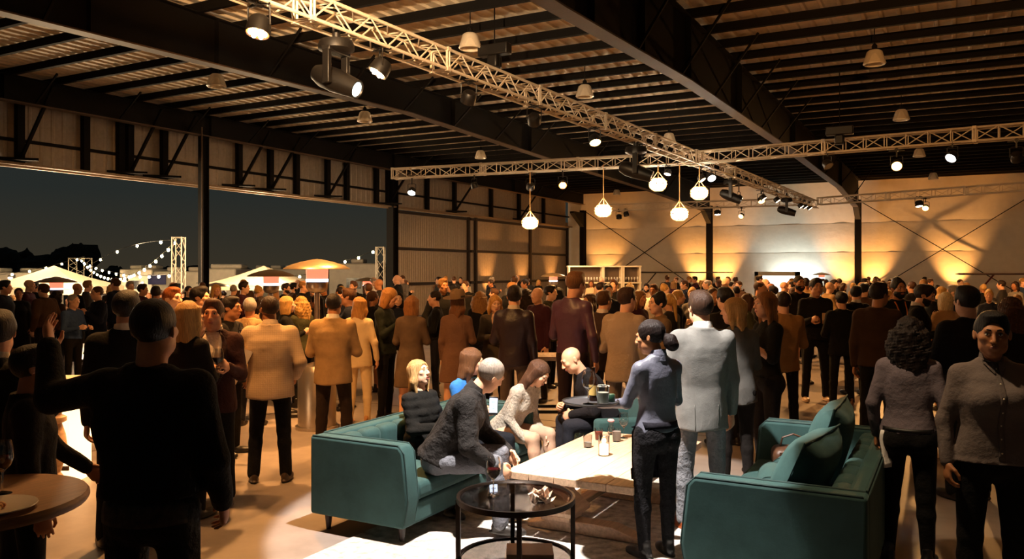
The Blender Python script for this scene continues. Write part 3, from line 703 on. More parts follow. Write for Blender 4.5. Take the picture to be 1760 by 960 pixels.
def hand_mesh(curl, h=.006, spread=.15):
    """wrist at origin, fingers along +x, palm faces -z, thumb on +y"""
    k = ('hand', curl, h, spread)
    if k in HEADS: return HEADS[k]
    F = Field((-.1, -.1, -.14), (.22, .12, .07), h)
    F.cone((-.085, 0, 0), (.0, 0, 0), .029, .025, .02).ell((.05, 0, 0), (.055, .042, .017), .02).ell((.075, -.005, 0), (.03, .042, .014), .015)
    for i, (y, L, r) in enumerate(((.031, .072, .0088), (.011, .082, .009), (-.010, .076, .0087), (-.029, .058, .0078))):
        p = np.array([.088-.004*abs(i-1), y, 0]); yaw = (1.2-i)*spread*.35; a = 0.
        for j, fr in enumerate((.45, .32, .25)):
            a += curl*(.75, 1.0, .75)[j]+(.06 if j else .03)
            d = np.array([math.cos(a)*math.cos(yaw), math.cos(a)*math.sin(yaw), -math.sin(a)]); q = p+d*L*fr
            F.cone(p, q, r*(1-.07*j), r*(1-.07*(j+1)), .004 if j else .008); p = q
    t0 = np.array([.022, .03, -.006]); t1 = t0+np.array([.030, .026, -.012-.012*curl]); t2 = t1+np.array([.028, .010-.02*curl, -.010-.016*curl]); t3 = t2+np.array([.022, -.006-.012*curl, -.004-.01*curl])
    F.cone(t0, t1, .015, .0115, .015).cone(t1, t2, .0110, .0098, .004).cone(t2, t3, .0098, .008, .004)
    HEADS[k] = F.out(); return HEADS[k]
def shoe_mesh(kind, h=.009):
    k = ('shoe', kind, h)
    if k in HEADS: return HEADS[k]
    F = Field((-.08, -.24, -.12), (.08, .12, .15), h)
    if kind == 'heel':
        F.cone((0, .03, .02), (0, -.06, -.04), .032, .034, .01).ell((0, -.12, -.055), (.037, .08, .022), .03).cone((0, .05, .0), (0, .055, -.075), .018, .008, .01)
        F.cut((0, 0, -1), .078)
    else:
        F.ell((0, .01, -.035), (.038, .058, .05), 0).ell((0, -.09, -.05), (.044, .10, .036), .03).cone((0, .01, -.02), (0, .012, .04), .036, .038, .02)
        F.ell((0, -.05, -.066), (.047, .14, .018), .008); F.cut((0, 0, -1), .08)
        if kind == 'boot': F.cone((0, .01, .0), (0, .012, .11), .042, .045, .02)
    HEADS[k] = F.out(); return HEADS[k]

POSES = {                                   # arms: (upper arm, forearm, hand curl) as (out, forward, up); right first
    'hang':   (((.16, .02, -1), (.05, .22, -1), .45), ((.16, .02, -1), (.05, .22, -1), .45)),
    'drink':  (((.22, .15, -1), (-.25, .9, .45), 1.0), ((.16, .02, -1), (.05, .22, -1), .45)),
    'drinkl': (((.16, .02, -1), (.05, .22, -1), .45), ((.22, .15, -1), (-.25, .9, .45), 1.0)),
    'both':   (((.25, .15, -1), (-.45, .9, .15), .8), ((.25, .15, -1), (-.45, .9, .1), .8)),
    'cross':  (((.25, .25, -1), (-.95, .5, .1), .5), ((.25, .2, -1), (-.95, .55, .02), .5)),
    'pocket': (((.38, -.22, -1), (-.15, .38, -1), .4), ((.38, -.22, -1), (-.15, .38, -1), .4)),
    'phone':  (((.25, .3, -1), (-.45, .9, .75), .8), ((.25, .3, -1), (-.45, .9, .75), .8)),
}
TOPS = {}
def person_mesh(P, res=.014, hres=.007):
    """P: dict of shape and pose. Returns {part: (verts, quads)} in metres, z up, facing -y, feet at 0, 1.75 m tall when standing."""
    fem = P.get('fem', 0); bulk = P.get('bulk', 1.); top = P.get('top', 'blazer'); sit = P.get('sit', None)
    hipz = sit if sit else .93
    sw = (.147 if fem else .174)*P.get('sw', 1.)*(.5+.5*bulk)
    M = rot('z', P.get('twist', 0))@rot('x', P.get('lean', 0))@rot('y', P.get('roll', 0)); pel = np.array([0, 0, hipz])
    T = lambda p: pel+M@np.array(p, float)
    out = {}
    # ---- joints
    sh = {s_: T((s_*sw, .012, .458 if not fem else .450)) for s_ in (-1, 1)}
    arms = P.get('arms', 'hang'); arms = POSES[arms] if isinstance(arms, str) else arms
    J = {}
    for s_, (u, f, curl) in zip((-1, 1), arms):
        d1 = M@np.array([s_*u[0], -u[1], u[2]]); d1 /= np.linalg.norm(d1); d2 = M@np.array([s_*f[0], -f[1], f[2]]); d2 /= np.linalg.norm(d2)
        ua, fa = (.275, .235) if fem else (.295, .25)
        el = sh[s_]+d1*ua; wr = el+d2*fa; J[s_] = (el, wr, d2, curl)
    legs = P.get('legs', None)
    LG = {}
    for s_ in (-1, 1):
        hj = pel+rot('z', P.get('twist', 0)*.5)@np.array([s_*(.088 if fem else .092)*(.6+.4*bulk), 0, -.03])
        if legs: th, shn = legs[0 if s_ < 0 else 1]
        elif sit: th, shn = (.12, 1, -.02), (.0, .08, -1)
        else: st_ = P.get('stance', .05); th, shn = (st_+.02*s_*P.get('step', 0), .03+.12*s_*P.get('step', 0), -1), (st_*.6, -.05-.10*s_*P.get('step', 0), -1)
        d1 = np.array([s_*th[0], -th[1], th[2]], float); d1 /= np.linalg.norm(d1); d2 = np.array([s_*shn[0], -shn[1], shn[2]], float); d2 /= np.linalg.norm(d2)
        if sit: d1 = rot('z', P.get('twist', 0)*.3)@d1
        kn = hj+d1*.42; an = kn+d2*.41; LG[s_] = (hj, kn, an, d1, d2)
        if not sit and not legs: an[2] = .085; 
    allp = np.array([x for s_ in (-1, 1) for x in (*J[s_][:2], sh[s_], *LG[s_][:3])]+[T((0, 0, .6)), pel])
    up_ = np.array([x for s_ in (-1, 1) for x in (*J[s_][:2], sh[s_])]+[T((0, 0, .58)), T((0, 0, -.05))]); lo, hi = up_.min(0)-.2, up_.max(0)+.14
    if not sit: lo[2] = min(lo[2], hipz+P.get('hem', -.46 if top in ('coat', 'dress') else -.14)-.06)
    lo[:2] = np.minimum(lo[:2], [-.27, -.27]); hi[:2] = np.maximum(hi[:2], [.27, .27])
    # ---- top garment
    F = Field(lo, hi, res); b = bulk
    hem = {'blazer': -.14, 'shirt': -.02, 'bomber': -.0, 'coat': -.46, 'sweater': -.08, 'dress': -.42, 'tee': -.05, 'puffer': -.06}[top]
    if 'hem' in P: hem = P['hem']
    loose = {'blazer': .012, 'shirt': .002, 'bomber': .016, 'coat': .016, 'sweater': .012, 'dress': .0, 'tee': .002, 'puffer': .03}[top]
    if fem: rows = [(0, .172, .122, .01), (.1, .150, .108, .0), (.17, .138, .100, .0), (.30, .150, .112, -.005), (.39, .150, .105, .005), (.44, .140, .090, .010), (.485, .095, .070, .016), (.52, .062, .056, .02), (.535, .056, .052, .022)]
    else: rows = [(0, .170, .125, .0), (.12, .162, .120, -.004), (.2, .163, .118, .0), (.33, .185, .125, .0), (.40, .185, .115, .006), (.45, .170, .096, .012), (.49, .118, .078, .018), (.525, .074, .062, .022), (.54, .066, .060, .024)]
    bd = P.get('belly', 0)
    rows = [(z, (a+loose)*(b if z < .5 else 1)*P.get('sw', 1.)**(1 if .3 < z < .5 else 0), (bb+loose)*(b if z < .45 else 1)+(bd*.5 if z < .3 else 0), y-(bd*.6 if z < .3 else 0)) for z, a, bb, y in rows]
    a0, b0 = rows[0][1], rows[0][2]
    if hem < -.02:
        fl = {'coat': .05, 'dress': .04}.get(top, .015); rows = [(hem, a0+fl, b0+fl*.8, rows[0][3]), (hem*.5, a0+fl*.6, b0+fl*.5, rows[0][3])]+rows
    elif hem > .005: rows = [(hem, np.interp(hem, [r[0] for r in rows], [r[1] for r in rows]), np.interp(hem, [r[0] for r in rows], [r[2] for r in rows]), 0)]+[r for r in rows if r[0] > hem+.02]
    if sit and hem < -.06: rows = [(-.06, a0, b0, 0)]+[r for r in rows if r[0] > -.05]
    F.loft(rows, 0, M, pel, 2.3 if fem else 2.5)
    if fem:
        for s_ in (-1, 1): F.ell(T((s_*.068, -.085*b, .325)), (.066*b, .055*b, .062*b), .04)
    slv = P.get('sleeve', 'long'); puff = P.get('puff', 0)
    for s_ in (-1, 1):
        el, wr, d2, curl = J[s_]; r = (.050 if fem else .058)*(.55+.45*b)+loose*.8
        F.ell(sh[s_]-M@np.array([s_*.01, 0, .012]), (r*1.0, r*1.0, r*1.0), .045).cone(T((s_*.03, .024, .525)), sh[s_], .032, .045, .035)
        F.cone(sh[s_], el, r*(1+puff), r*.82*(1+puff), .035)
        if slv == 'long': F.cone(el, wr, r*.84, r*.62, .02)
        elif slv == 'three': F.cone(el, el+(wr-el)*.45, r*.84, r*.72, .02)
        elif slv == 'short': pass
    if top == 'puffer':
        x, y, z = F.ax[0][:, None, None], F.ax[1][None, :, None], F.ax[2][None, None, :]; qz = M[0, 2]*x+M[1, 2]*(y)+M[2, 2]*(z-hipz)
        F.v = F.v+(.010*np.abs(np.sin(qz*math.pi/.075))-.010).astype(np.float32)*-1
    F.ripple(P.get('rip', .006), 11, P.get('seed', 1)); F.ripple(P.get('rip', .006)*.55, 26, P.get('seed', 1)+9, (1, 1, .6))
    nb = T((0, .022, .56)); F.cone(nb, T((0, .0, .66)), .05, .07, .01, 's')
    out['top'] = F.out()
    # ---- trousers / bare legs
    lp_ = np.array([x for s_ in (-1, 1) for x in LG[s_][:3]]+[pel]); lo, hi = lp_.min(0)-.17, lp_.max(0)+.2; F = Field(lo, hi, res*1.25); lf = P.get('legfit', 1.)*(.6+.4*b)
    if not P.get('noleg'):
        pr = (.158*b if not fem else .166*b)
        if top in ('coat', 'dress'): pr *= .8; b = b*.8
        F.ell(pel+np.array([0, .008, -.02]), (pr, .118*b, .13), 0)
        if fem or P.get('seat'): 
            for s_ in (-1, 1): F.ell(pel+np.array([s_*.07, .06, -.06]), (.085*b, .08*b, .09), .04)
        else: F.ell(pel+np.array([0, .05, -.06]), (.13*b, .08*b, .09), .04)
        for s_ in (-1, 1):
            hj, kn, an, d1, d2 = LG[s_]
            F.cone(hj, kn, .088*lf*(1.04 if fem else 1), .062*lf, .035).cone(kn, kn+(an-kn)*.3, .061*lf, .060*lf, .02).cone(kn+(an-kn)*.3, an-d2*.0, .060*lf, (.044 if fem else .054)*lf, .02)
        F.ripple(.005, 17, 5, (1, 1, .5)); F.cut((0, 0, 1), hipz+.115) if not P.get('lean', 0) or not sit else None
        out['trousers'] = F.out()
    # ---- shoes
    kind = P.get('shoe', 'shoe')
    if P.get('feet', 1):
        sv, sf = shoe_mesh(kind, max(.008, hres)); pr_ = []
        for s_ in (-1, 1):
            hj, kn, an, d1, d2 = LG[s_]; az = P.get('toe', 10)*s_; A = rot('z', az+(P.get('twist', 0)*.3 if sit else 0)); pr_.append((sv@A.T+np.array([an[0], an[1], max(an[2], .08)]), sf))
        out['shoes'] = pr_
    # ---- head + hands (skin)
    hs = P.get('hs', 1.)*(.97 if fem else 1.); HM = M@rot('z', P.get('hyaw', 0))@rot('x', P.get('hpitch', 0)-P.get('lean', 0)*P.get('hcomp', .6))@rot('y', P.get('hroll', 0))
    hc = T((0, .012, .55))+HM@np.array([0, -.034, .132])
    def hx(vf): return vf[0]*hs@HM.T+hc, vf[1]
    sk = [hx(head_mesh(fem, P.get('wide', 1.), hres, P.get('mouth', 0)))]
    for s_ in (-1, 1):
        el, wr, d2, curl = J[s_]
        if curl is None: continue
        n = P.get('palm', {}).get(s_, None)
        n = np.array(n, float) if n is not None else np.array([-s_*1.0, 0., -.25])        # palm normal hint, person frame
        n = n-d2*(n@d2); n /= np.linalg.norm(n); zax = -n; yax = np.cross(zax, d2)
        v, f = hand_mesh(curl, max(.0068, hres))
        th_out = yax@np.array([0, -1., .3])                    # thumb forward / up
        v = v.copy()
        if th_out < 0: v[:, 1] *= -1; f = f[:, ::-1]
        R_ = np.stack([d2, yax, zax], 1); k_ = .93 if fem else 1.03
        sk.append((v*k_@R_.T+wr+d2*.005, f)); J[s_] = J[s_]+(wr+d2*.10+n*.045,)
        if slv != 'long':
            Fa = Field(np.minimum(el, wr)-.09, np.maximum(el, wr)+.09, max(.008, hres)); Fa.cone(el-(el-sh[s_])*.25*(slv == 'short'), el, .043, .040, .01).cone(el, wr, .040, .026, .01); sk.append(Fa.out())
    # the body under the clothes, so that head, arms and legs are one figure
    core = np.array([x for s_ in (-1, 1) for x in (*J[s_][:2], sh[s_], *LG[s_][:3])]+[T((0, 0, .56)), pel]); Fb = Field(core.min(0)-.16, core.max(0)+.16, .03)
    Fb.loft([(z, a*.74, bb*.74, y) for z, a, bb, y in rows if z > -.05], 0, M, pel, 2.2).ell(pel+np.array([0, 0, -.04]), (.11, .085, .10), .03).cone(T((0, .02, .5)), hc, .045, .04, .02)
    for s_ in (-1, 1):
        el, wr = J[s_][:2]; hj, kn, an = LG[s_][:3]
        Fb.cone(T((s_*.05, .02, .45)), sh[s_], .045, .04, .02).cone(sh[s_], el, .036, .032, .02).cone(el, wr, .030, .026, .01).cone(hj, kn, .058, .045, .02).cone(kn, an, .042, .034, .01)
    if P.get('arms_core', 1): sk.append(Fb.out())
    if P.get('bare'): sk.append(out.pop('trousers'))
    out['body'] = join(sk)
    if P.get('hair', 'short'): out['hair'] = hx(hair_mesh(P.get('hair', 'short'), max(.006, hres), P.get('seed', 1) % 3, P.get('hlen', .26)))
    if P.get('beard'): out['beard'] = hx(beard_mesh(max(.005, hres)))
    out['_J'] = J; out['_pel'] = pel; out['_T'] = (T, M); out['_head'] = (hc, HM, hs)
    return out
def face_parts(root, H, eye='3a2a1c', lip='a8605a', brow='2a1a10', mouth=0):
    hc, HM, hs = H; q = Matrix([list(r) for r in HM]); white = mat('eye_white', 'd8d0c6', .25, spec=.6); iris = mat('iris_'+eye, eye, .15, spec=.8)
    def W(p): return Vector(HM@(np.array(p)*hs)+hc)
    for s_ in (-1, 1):
        m = MB().ell(W((s_*.031, -.0795, .010)), (.0135*hs, .012*hs, .0082*hs), 10, 8, 0, q)
        m.ell(W((s_*.031, -.0885, .010)), (.0058*hs, .0045*hs, .0058*hs), 8, 6, 1, q); m.build('eye', [white, iris], root, smooth=60)
        MB().path([W((s_*.014, -.0945, .0335)), W((s_*.029, -.0935, .0375)), W((s_*.046, -.079, .0325))], [.0035, .0042, .002], 6).build('eyebrow', hairm(brow), root, smooth=60)
        MB().path([W((s_*.019, -.0885, .0155)), W((s_*.031, -.0925, .0185)), W((s_*.044, -.083, .0155))], [.0016, .0032, .0016], 5).build('eyelid', mat('lid_'+brow, brow, .6), root, smooth=60)
    lm = mat('lip_'+lip, lip, .4, spec=.5); g = .010 if mouth else .0
    MB().path([W((-.027, -.086, -.0605)), W((-.010, -.0985, -.0570)), W((0, -.0995, -.0578)), W((.010, -.0985, -.0570)), W((.027, -.086, -.0605))], [.001, .0036, .0032, .0036, .001], 6).build('upper_lip', lm, root, smooth=60)
    MB().path([W((-.027, -.086, -.0605)), W((-.010, -.0965, -.0665-g)), W((.010, -.0965, -.0665-g)), W((.027, -.086, -.0605))], [.001, .0046, .0046, .001], 6).build('lower_lip', lm, root, smooth=60)
    if mouth: MB().box(tuple(W((-.012, -.088, -.060))), tuple(W((.012, -.084, -.056)))).build('teeth', mat('teeth', 'e8e0d4', .3), root)
NAMES = {'blazer': 'jacket', 'shirt': 'shirt', 'bomber': 'jacket', 'coat': 'coat', 'sweater': 'sweater', 'dress': 'dress', 'tee': 'shirt', 'puffer': 'jacket'}
def collar(root, T, M, m, fem=0, r=None, tall=.045, name='collar'):
    a = np.linspace(0, 2*math.pi, 15)[:-1]; r = r or ((.056, .055) if fem else (.066, .064)); mb = MB(); vs = []
    for zz, e in ((.51, 1.30), (.545+tall*.4, 1.12), (.55+tall, 1.0), (.55+tall, .93), (.52, 1.0)):
        for t in a: vs.append(Vector(T((r[0]*e*math.cos(t), .022+r[1]*e*math.sin(t), zz-.022*(1-math.sin(t))*.5))))
    n = len(a); mb.add(vs, [(i*n+k, i*n+(k+1) % n, (i+1)*n+(k+1) % n, (i+1)*n+k) for i in range(4) for k in range(n)]); return mb.build(name, m, root, smooth=50)
def add_person(px, ytop, k, P, facing, label, res=.013, hres=.0065, cat='person', z0=0., loc=None, group=None, face=False):
    """px, ytop: column and top of the head in the photograph; k: pixels per metre there"""
    Z = FPX/k; h = P.get('h') or (EYE-(ytop-HY)/k)-z0
    g = person_mesh(P, res, hres); sc = h/1.75 if not P.get('sit') else P.get('scale', 1.)
    p = loc if loc is not None else cw((px-HX)/FPX*Z, Z, z0)
    r = empty('person', p, TH+math.radians(facing), label, cat, group, scale=sc)
    dress_up(r, g, P, face)
    return r, g
def dress_up(r, g, P, face=False):
    sk = skin(P.get('skin', SKINS[1])); tn = NAMES[P.get('top', 'blazer')]
    link('body', npmesh('body', *g['body']), sk, r)
    link(tn, npmesh(tn, *g['top']), P.get('topm') or cloth(P.get('topc', '15120f'), kind=P.get('topk', 'cloth')), r)
    if 'trousers' in g: link('trousers', npmesh('trousers', *g['trousers']), cloth(P.get('legc', '14110f'), kind=P.get('legk', 'cloth')), r)
    if 'shoes' in g:
        for v, f in g['shoes']: link('shoe', npmesh('shoe', v, f), mat('shoe_'+P.get('shoec', '1a120c'), P.get('shoec', '1a120c'), .4), r)
    if 'hair' in g: link('hair', npmesh('hair', *g['hair']), hairm(P.get('hairc', '2a1a10')), r)
    if 'beard' in g: link('beard', npmesh('beard', *g['beard']), hairm(P.get('hairc', '2a1a10')), r)
    T, M = g['_T']
    if P.get('collar'): collar(r, T, M, cloth(P['collar']), P.get('fem', 0))
    if face: face_parts(r, g['_head'], lip=P.get('lip', 'a8605a'), brow=P.get('browc', P.get('hairc', '2a1a10')), mouth=P.get('mouth', 0))


from mathutils.bvhtree import BVHTree
def bvh_of(g, src='top'):
    k = '_bvh_'+src
    if k not in g: g[k] = BVHTree.FromPolygons([tuple(p) for p in g[src][0]], [tuple(q) for q in g[src][1]])
    return g[k]
def strip(root, g, zs, span, name, m, off=.004, front=True, nx=9, src='top'):
    """a layer of cloth draped on the garment between span(z) = (x0, x1), for z in zs (torso frame): shirt fronts, lapels, aprons, belts"""
    T, M = g['_T']; b = bvh_of(g, src); d = Vector(M@np.array([0, 1., 0] if front else [0, -1., 0])); V = []; F = []; ok = True
    for z in zs:
        x0, x1 = span(z)
        for i in range(nx):
            x = x0+(x1-x0)*i/(nx-1); o = Vector(T((x, -.6 if front else .6, z))); h, n, _, _ = b.ray_cast(o, d, 1.2)
            if h is None: h = V[-1] if V else Vector(T((x, 0, z))); n = -d
            V.append(h-d*off)
    L = len(zs)
    F = [(j*nx+i, j*nx+i+1, (j+1)*nx+i+1, (j+1)*nx+i) for j in range(L-1) for i in range(nx-1)]
    if not front: F = [q[::-1] for q in F]
    o = link(name, npmesh(name, np.array([tuple(v) for v in V]), np.array(F)), m, root)
    md = o.modifiers.new('thick', 'SOLIDIFY'); md.thickness = .004; md.offset = -1
    return o
def open_front(root, g, shirtc='e6e0d8', lapel=None, w=.07, zlo=.12, tie=None, ztop=.535):
    zs = list(np.linspace(zlo, ztop, 14)); wd = lambda z: .004+w*min(1, ((z-zlo)/.3)**.8)*(1 if z < .47 else 1-.4*(z-.47)/.065)
    strip(root, g, zs, lambda z: (-wd(z), wd(z)), 'shirt_front', cloth(shirtc), .004)
    if lapel:
        lw = lambda z: .045*min(1, (z-zlo+.03)/.2)*(1 if z < .42 else 1-.7*(z-.42)/.115)
        for s_ in (-1, 1): strip(root, g, zs, lambda z: (s_*wd(z), s_*(wd(z)+lw(z))) if s_ > 0 else (-(wd(z)+lw(z)), -wd(z)), 'lapel', lapel, .010, nx=4)
    if tie: strip(root, g, zs, lambda z: (-.024*(1-.5*(z-zlo)/.42), .024*(1-.5*(z-zlo)/.42)), 'tie', cloth(tie, kind='satin'), .010, nx=4)
def buttons(root, g, zs, m, x=0., r=.006):
    for z in zs:
        T, M = g['_T']; h = bvh_of(g).ray_cast(Vector(T((x, -.6, z))), Vector(M@np.array([0, 1., 0])), 1.)[0]
        if h: MB().ell(h, (r, r, r), 8, 6).build('button', m, root, smooth=60)
# ================================================================== lounge furniture
velvet = mat('teal_velvet', '304a48', .8, bump=.25, scale=5, dist=.02, sheen=.35, var=.18, weave=400, spec=.2)
piping = mat('teal_piping', '1f3b39', .75, sheen=.4)
legw = mat('dark_wood_leg', '2a1a12', .45, bump=.1, scale=20)
def sofa(x0, x1, y0, y1, face, label, H=.73):
    r = empty('sofa', ((x0+x1)/2, (y0+y1)/2, 0), 0 if face > 0 else math.pi, label, 'sofa')
    D, L = (x1-x0)/2, (y1-y0)/2; zb = .13
    MB().box((-D+.04, -L+.04, zb), (D-.02, L-.04, .30)).build('seat_base', velvet, r, bevel=.025, seg=3)
    for s_ in (-1, 1):                                   # arms the height of the back, front edge cut slightly forward
        a = L*s_; b = (L-.15)*s_; y_0, y_1 = min(a, b), max(a, b)
        m = MB(); pts = [(-D, zb), (D-.02, zb), (D+.02, .34), (D-.02, H-.05), (D-.06, H), (-D, H+.0)]
        vs = [(x, y_0, z) for x, z in pts]+[(x, y_1, z) for x, z in pts]; n = len(pts)
        m.add(vs, [tuple(range(n)), tuple(range(2*n-1, n-1, -1))]+[(i, n+i, n+(i+1) % n, (i+1) % n) for i in range(n)])
        o = m.build('armrest', velvet, r, bevel=.022, seg=3)
        yo = a-.004*s_ if s_ < 0 else a-.004
        for yy in (y_0+.012, y_1-.012): MB().path([(-D+.02, yy, H+.002), (D-.07, yy, H+.002), (D-.018, yy, H-.052), (D+.02, yy, .34), (D-.02, yy, zb+.03)], .006, 6).build('piping', piping, o)
    bk = MB().box((-D, -L+.14, zb), (-D+.12, L-.14, H)).build('backrest', velvet, r, bevel=.03, seg=3)
    nch = 8; cwid = (2*L-.32)/nch; ch = None
    for i in range(nch):
        y = -L+.16+cwid*(i+.5)
        if ch is None:
            ch = MB().box((-.07, -cwid/2+.003, 0), (.07, cwid/2-.003, H-.44)).build('back_channel', velvet, r, bevel=.055, seg=4); ch.location = (-D+.16, y, .43)
        else: inst(ch, r, (-D+.16, y, .43))
    MB().path([(-D+.015, -L+.15, H+.002), (-D+.015, L-.15, H+.002)], .006, 6).build('piping', piping, bk)
    for s_ in (-1, 1):
        y_0, y_1 = (-L+.155, -.004) if s_ < 0 else (.004, L-.155)
        c = MB().box((-D+.2, y_0, .30), (D+.0, y_1, .44)).build('seat_cushion', velvet, r, bevel=.045, seg=4)
    for sx_ in (-1, 1):
        for sy in (-1, 1):
            MB().lathe([(.018, 0), (.032, zb+.01)], (sx_*(D-.1), sy*(L-.1), 0), 8).build('leg', legw, r)
    return r
sofa(-4.37, -3.47, 4.78, 6.95, 1, 'teal velvet sofa with people sitting on it', .73)
sofa(-1.45, -.42, 4.86, 7.12, -1, 'teal velvet sofa with loose cushions and nobody sitting on it', .75)
def pillow(name, c, size, rz, tilt, label, cat='cushion', axis_yaw=0):
    """plump square cushion: size = (width, height, thickness)"""
    w_, h_, t_ = size; n = 14; vs = []; fs = []
    for sgn in (1, -1):
        for i in range(n+1):
            for j in range(n+1):
                u, v = -1+2*i/n, -1+2*j/n; th = ((1-abs(u)**3.2)*(1-abs(v)**3.2))**.55
                k = 1-.05*(1-abs(u))*0; pin = 1-.07*(1-u*u)*(abs(v)**4); pin2 = 1-.07*(1-v*v)*(abs(u)**4)
                wr = .012*math.sin(9*u+3*v)*(abs(v)**3)+.01*math.sin(11*v-2*u)*(abs(u)**3)
                vs.append((u*w_/2*pin2, sgn*(th*t_/2)+wr*.6, v*h_/2*pin))
    N = (n+1)**2
    for b in (0, N):
        for i in range(n):
            for j in range(n):
                q = (b+i*(n+1)+j, b+(i+1)*(n+1)+j, b+(i+1)*(n+1)+j+1, b+i*(n+1)+j+1); fs.append(q[::-1] if b else q[::1])
    r = empty(name, c, 0, label, cat, 'cushions on the empty sofa'); r.rotation_euler = Matrix.Rotation(rz, 3, 'Z').to_4x4().to_3x3().to_euler()
    r.rotation_euler = (Matrix.Rotation(rz, 3, 'Z')@Matrix.Rotation(tilt, 3, 'X')).to_euler()
    MB().add(vs, fs).build('cover', velvet, r, smooth=80)
    e = [(u*w_/2*(1-.0), 0, v*h_/2) for u, v in [(-1, -1), (0, -.94), (1, -1), (.94, 0), (1, 1), (0, .94), (-1, 1), (-.94, 0), (-1, -1)]]
    MB().path(e, .006, 6).build('piping', piping, r)
    return r
# back of this sofa is at x = -0.42; cushions lean on it
pillow('cushion', (-.84, 5.42, .71), (.76, .60, .28), math.radians(-98), math.radians(-24), 'big dark green back cushion nearest the viewer on the empty sofa')
pillow('cushion', (-.80, 6.22, .75), (.76, .66, .28), math.radians(-90), math.radians(-16), 'tall pale teal back cushion standing behind the dark green one')
def bolster(c, yaw, L, R_, label):
    r = empty('bolster', c, yaw, label, 'cushion', 'cushions on the empty sofa')
    pr = [(0, -L/2), (R_*.5, -L/2-.004), (R_*.93, -L/2+.004), (R_, -L/2+.02), (R_*1.02, 0), (R_, L/2-.02), (R_*.93, L/2-.004), (R_*.5, L/2+.004), (0, L/2)]
    MB().lathe(pr, n=24, axis=(0, 1, 0)).build('cover', velvet, r, smooth=60)
    for y in (-L/2+.012, L/2-.012): MB().lathe([(R_*.97, -.004), (R_*1.02, -.004), (R_*1.02, .004), (R_*.97, .004)], (0, y, 0), 24, axis=(0, 1, 0), closed=True).build('piping', piping, r)
bolster((-1.09, 5.72, .545), .15, .46, .105, 'round bolster cushion with piped end facing the viewer')
bolster((-1.05, 6.32, .545), -.1, .46, .11, 'paler bolster cushion lying behind the first one')
# ---- rug
rug = mat('rug', 'b7afa6', .95, bump=.5, scale=14, var=.45, dist=.01)
o = MB().box((-3.95, 4.25, .002), (-.75, 7.7, .014)).build('rug', rug); tag(o, 'worn pale grey patterned rug under the seating', 'rug')
# ---- coffee table
oak = mat('pale_oak', 'c4a284', .5, bump=.25, scale=6, stretch=(6, .6, 6), var=.25, dist=.006)
ct = empty('coffee_table', (-2.46, 6.22, 0), 0, 'long pale oak trestle coffee table between the sofas', 'table')
TW, TL, TZ = .51, .87, .50
for i in range(5):
    w_ = 2*TW/5; x = -TW+w_*i; MB().box((x+.0015, -TL, TZ-.055), (x+w_-.0015, TL, TZ)).build('plank', oak, ct, bevel=.004)
for s_ in (-1, 1):
    y = s_*.52
    m = MB(); pr = [(.09, .14), (.165, .155), (.17, .185), (.13, .235), (.08, .31), (.055, .37), (.065, .40), (.10, .43), (.11, .446)]
    m.add([(sx_*h_-.2, y+sy*h_, z) for h_, z in pr for sx_, sy in ((-1, -1), (1, -1), (1, 1), (-1, 1))], [(i*4+k, i*4+(k+1) % 4, (i+1)*4+(k+1) % 4, (i+1)*4+k) for i in range(len(pr)-1) for k in range(4)]+[(3, 2, 1, 0), tuple(range(len(pr)*4-4, len(pr)*4))]); m.build('pedestal', oak, ct, smooth=35)
    ct_p = MB().box((-.32, y-.12, .10), (-.08, y+.12, .14)).build('plinth', oak, ct, bevel=.006)
    m = MB(); pts = [(-.46, .016), (-.46, .05), (-.38, .065), (-.24, .11), (.24, .11), (.38, .065), (.46, .05), (.46, .016)]; n = len(pts)
    vs = [(x, y-.075, z) for x, z in pts]+[(x, y+.075, z) for x, z in pts]
    m.add(vs, [tuple(range(n-1, -1, -1)), tuple(range(n, 2*n))]+[(i, (i+1) % n, n+(i+1) % n, n+i) for i in range(n)]); m.build('foot', oak, ct, bevel=.008)
MB().box((-.25, -.5, .11), (-.15, .5, .16)).build('stretcher', oak, ct, bevel=.008)
MB().box((-.40, -.62, TZ-.075), (-.30, .62, TZ-.055)).build('cleat', oak, ct); MB().box((.30, -.62, TZ-.075), (.40, .62, TZ-.055)).build('cleat', oak, ct)
# ---- round side table
bronze = mat('dark_bronze', '2a211b', .35, .8, bump=.08, scale=50)
smoked = mat('smoked_glass', 'b0a69e', .03, trans=1.0, ior=1.45, spec=.6)
stb = empty('side_table', (-2.47, 4.60, 0), math.radians(20), 'round black metal side table with smoked glass top', 'table')
RR, SZ = .38, .56
MB().lathe([(RR-.03, SZ-.03), (RR, SZ-.03), (RR, SZ+.004), (RR-.016, SZ+.004), (RR-.03, SZ-.012)], n=48, closed=True).build('rim', bronze, stb, smooth=40)
MB().lathe([(0, SZ-.014), (RR-.022, SZ-.014), (RR-.022, SZ-.005), (0, SZ-.005)], n=48).build('glass_top', smoked, stb, smooth=40)
for k in range(4):
    a = math.pi/2*k+.2; x, y = (RR-.012)*math.cos(a), (RR-.012)*math.sin(a); MB().box((x-.014, y-.014, .0), (x+.014, y+.014, SZ-.02)).build('leg', bronze, stb)
MB().lathe([(RR-.03, .15), (RR-.005, .15), (RR-.005, .175), (RR-.03, .175)], n=48, closed=True).build('lower_rim', bronze, stb, smooth=40)
MB().lathe([(0, .158), (RR-.026, .158), (RR-.026, .167), (0, .167)], n=48).build('glass_shelf', smoked, stb, smooth=40)
o = MB().box((-.15, -.11, 0), (.15, .11, .045)).build('book', mat('book_cover', '6b4a2e', .6, bump=.1, scale=30), None, bevel=.004); o.location = (-2.40, 4.66, .168); o.rotation_euler = (0, 0, .5)
tag(o, 'brown box-like book on the lower glass shelf of the side table', 'book')
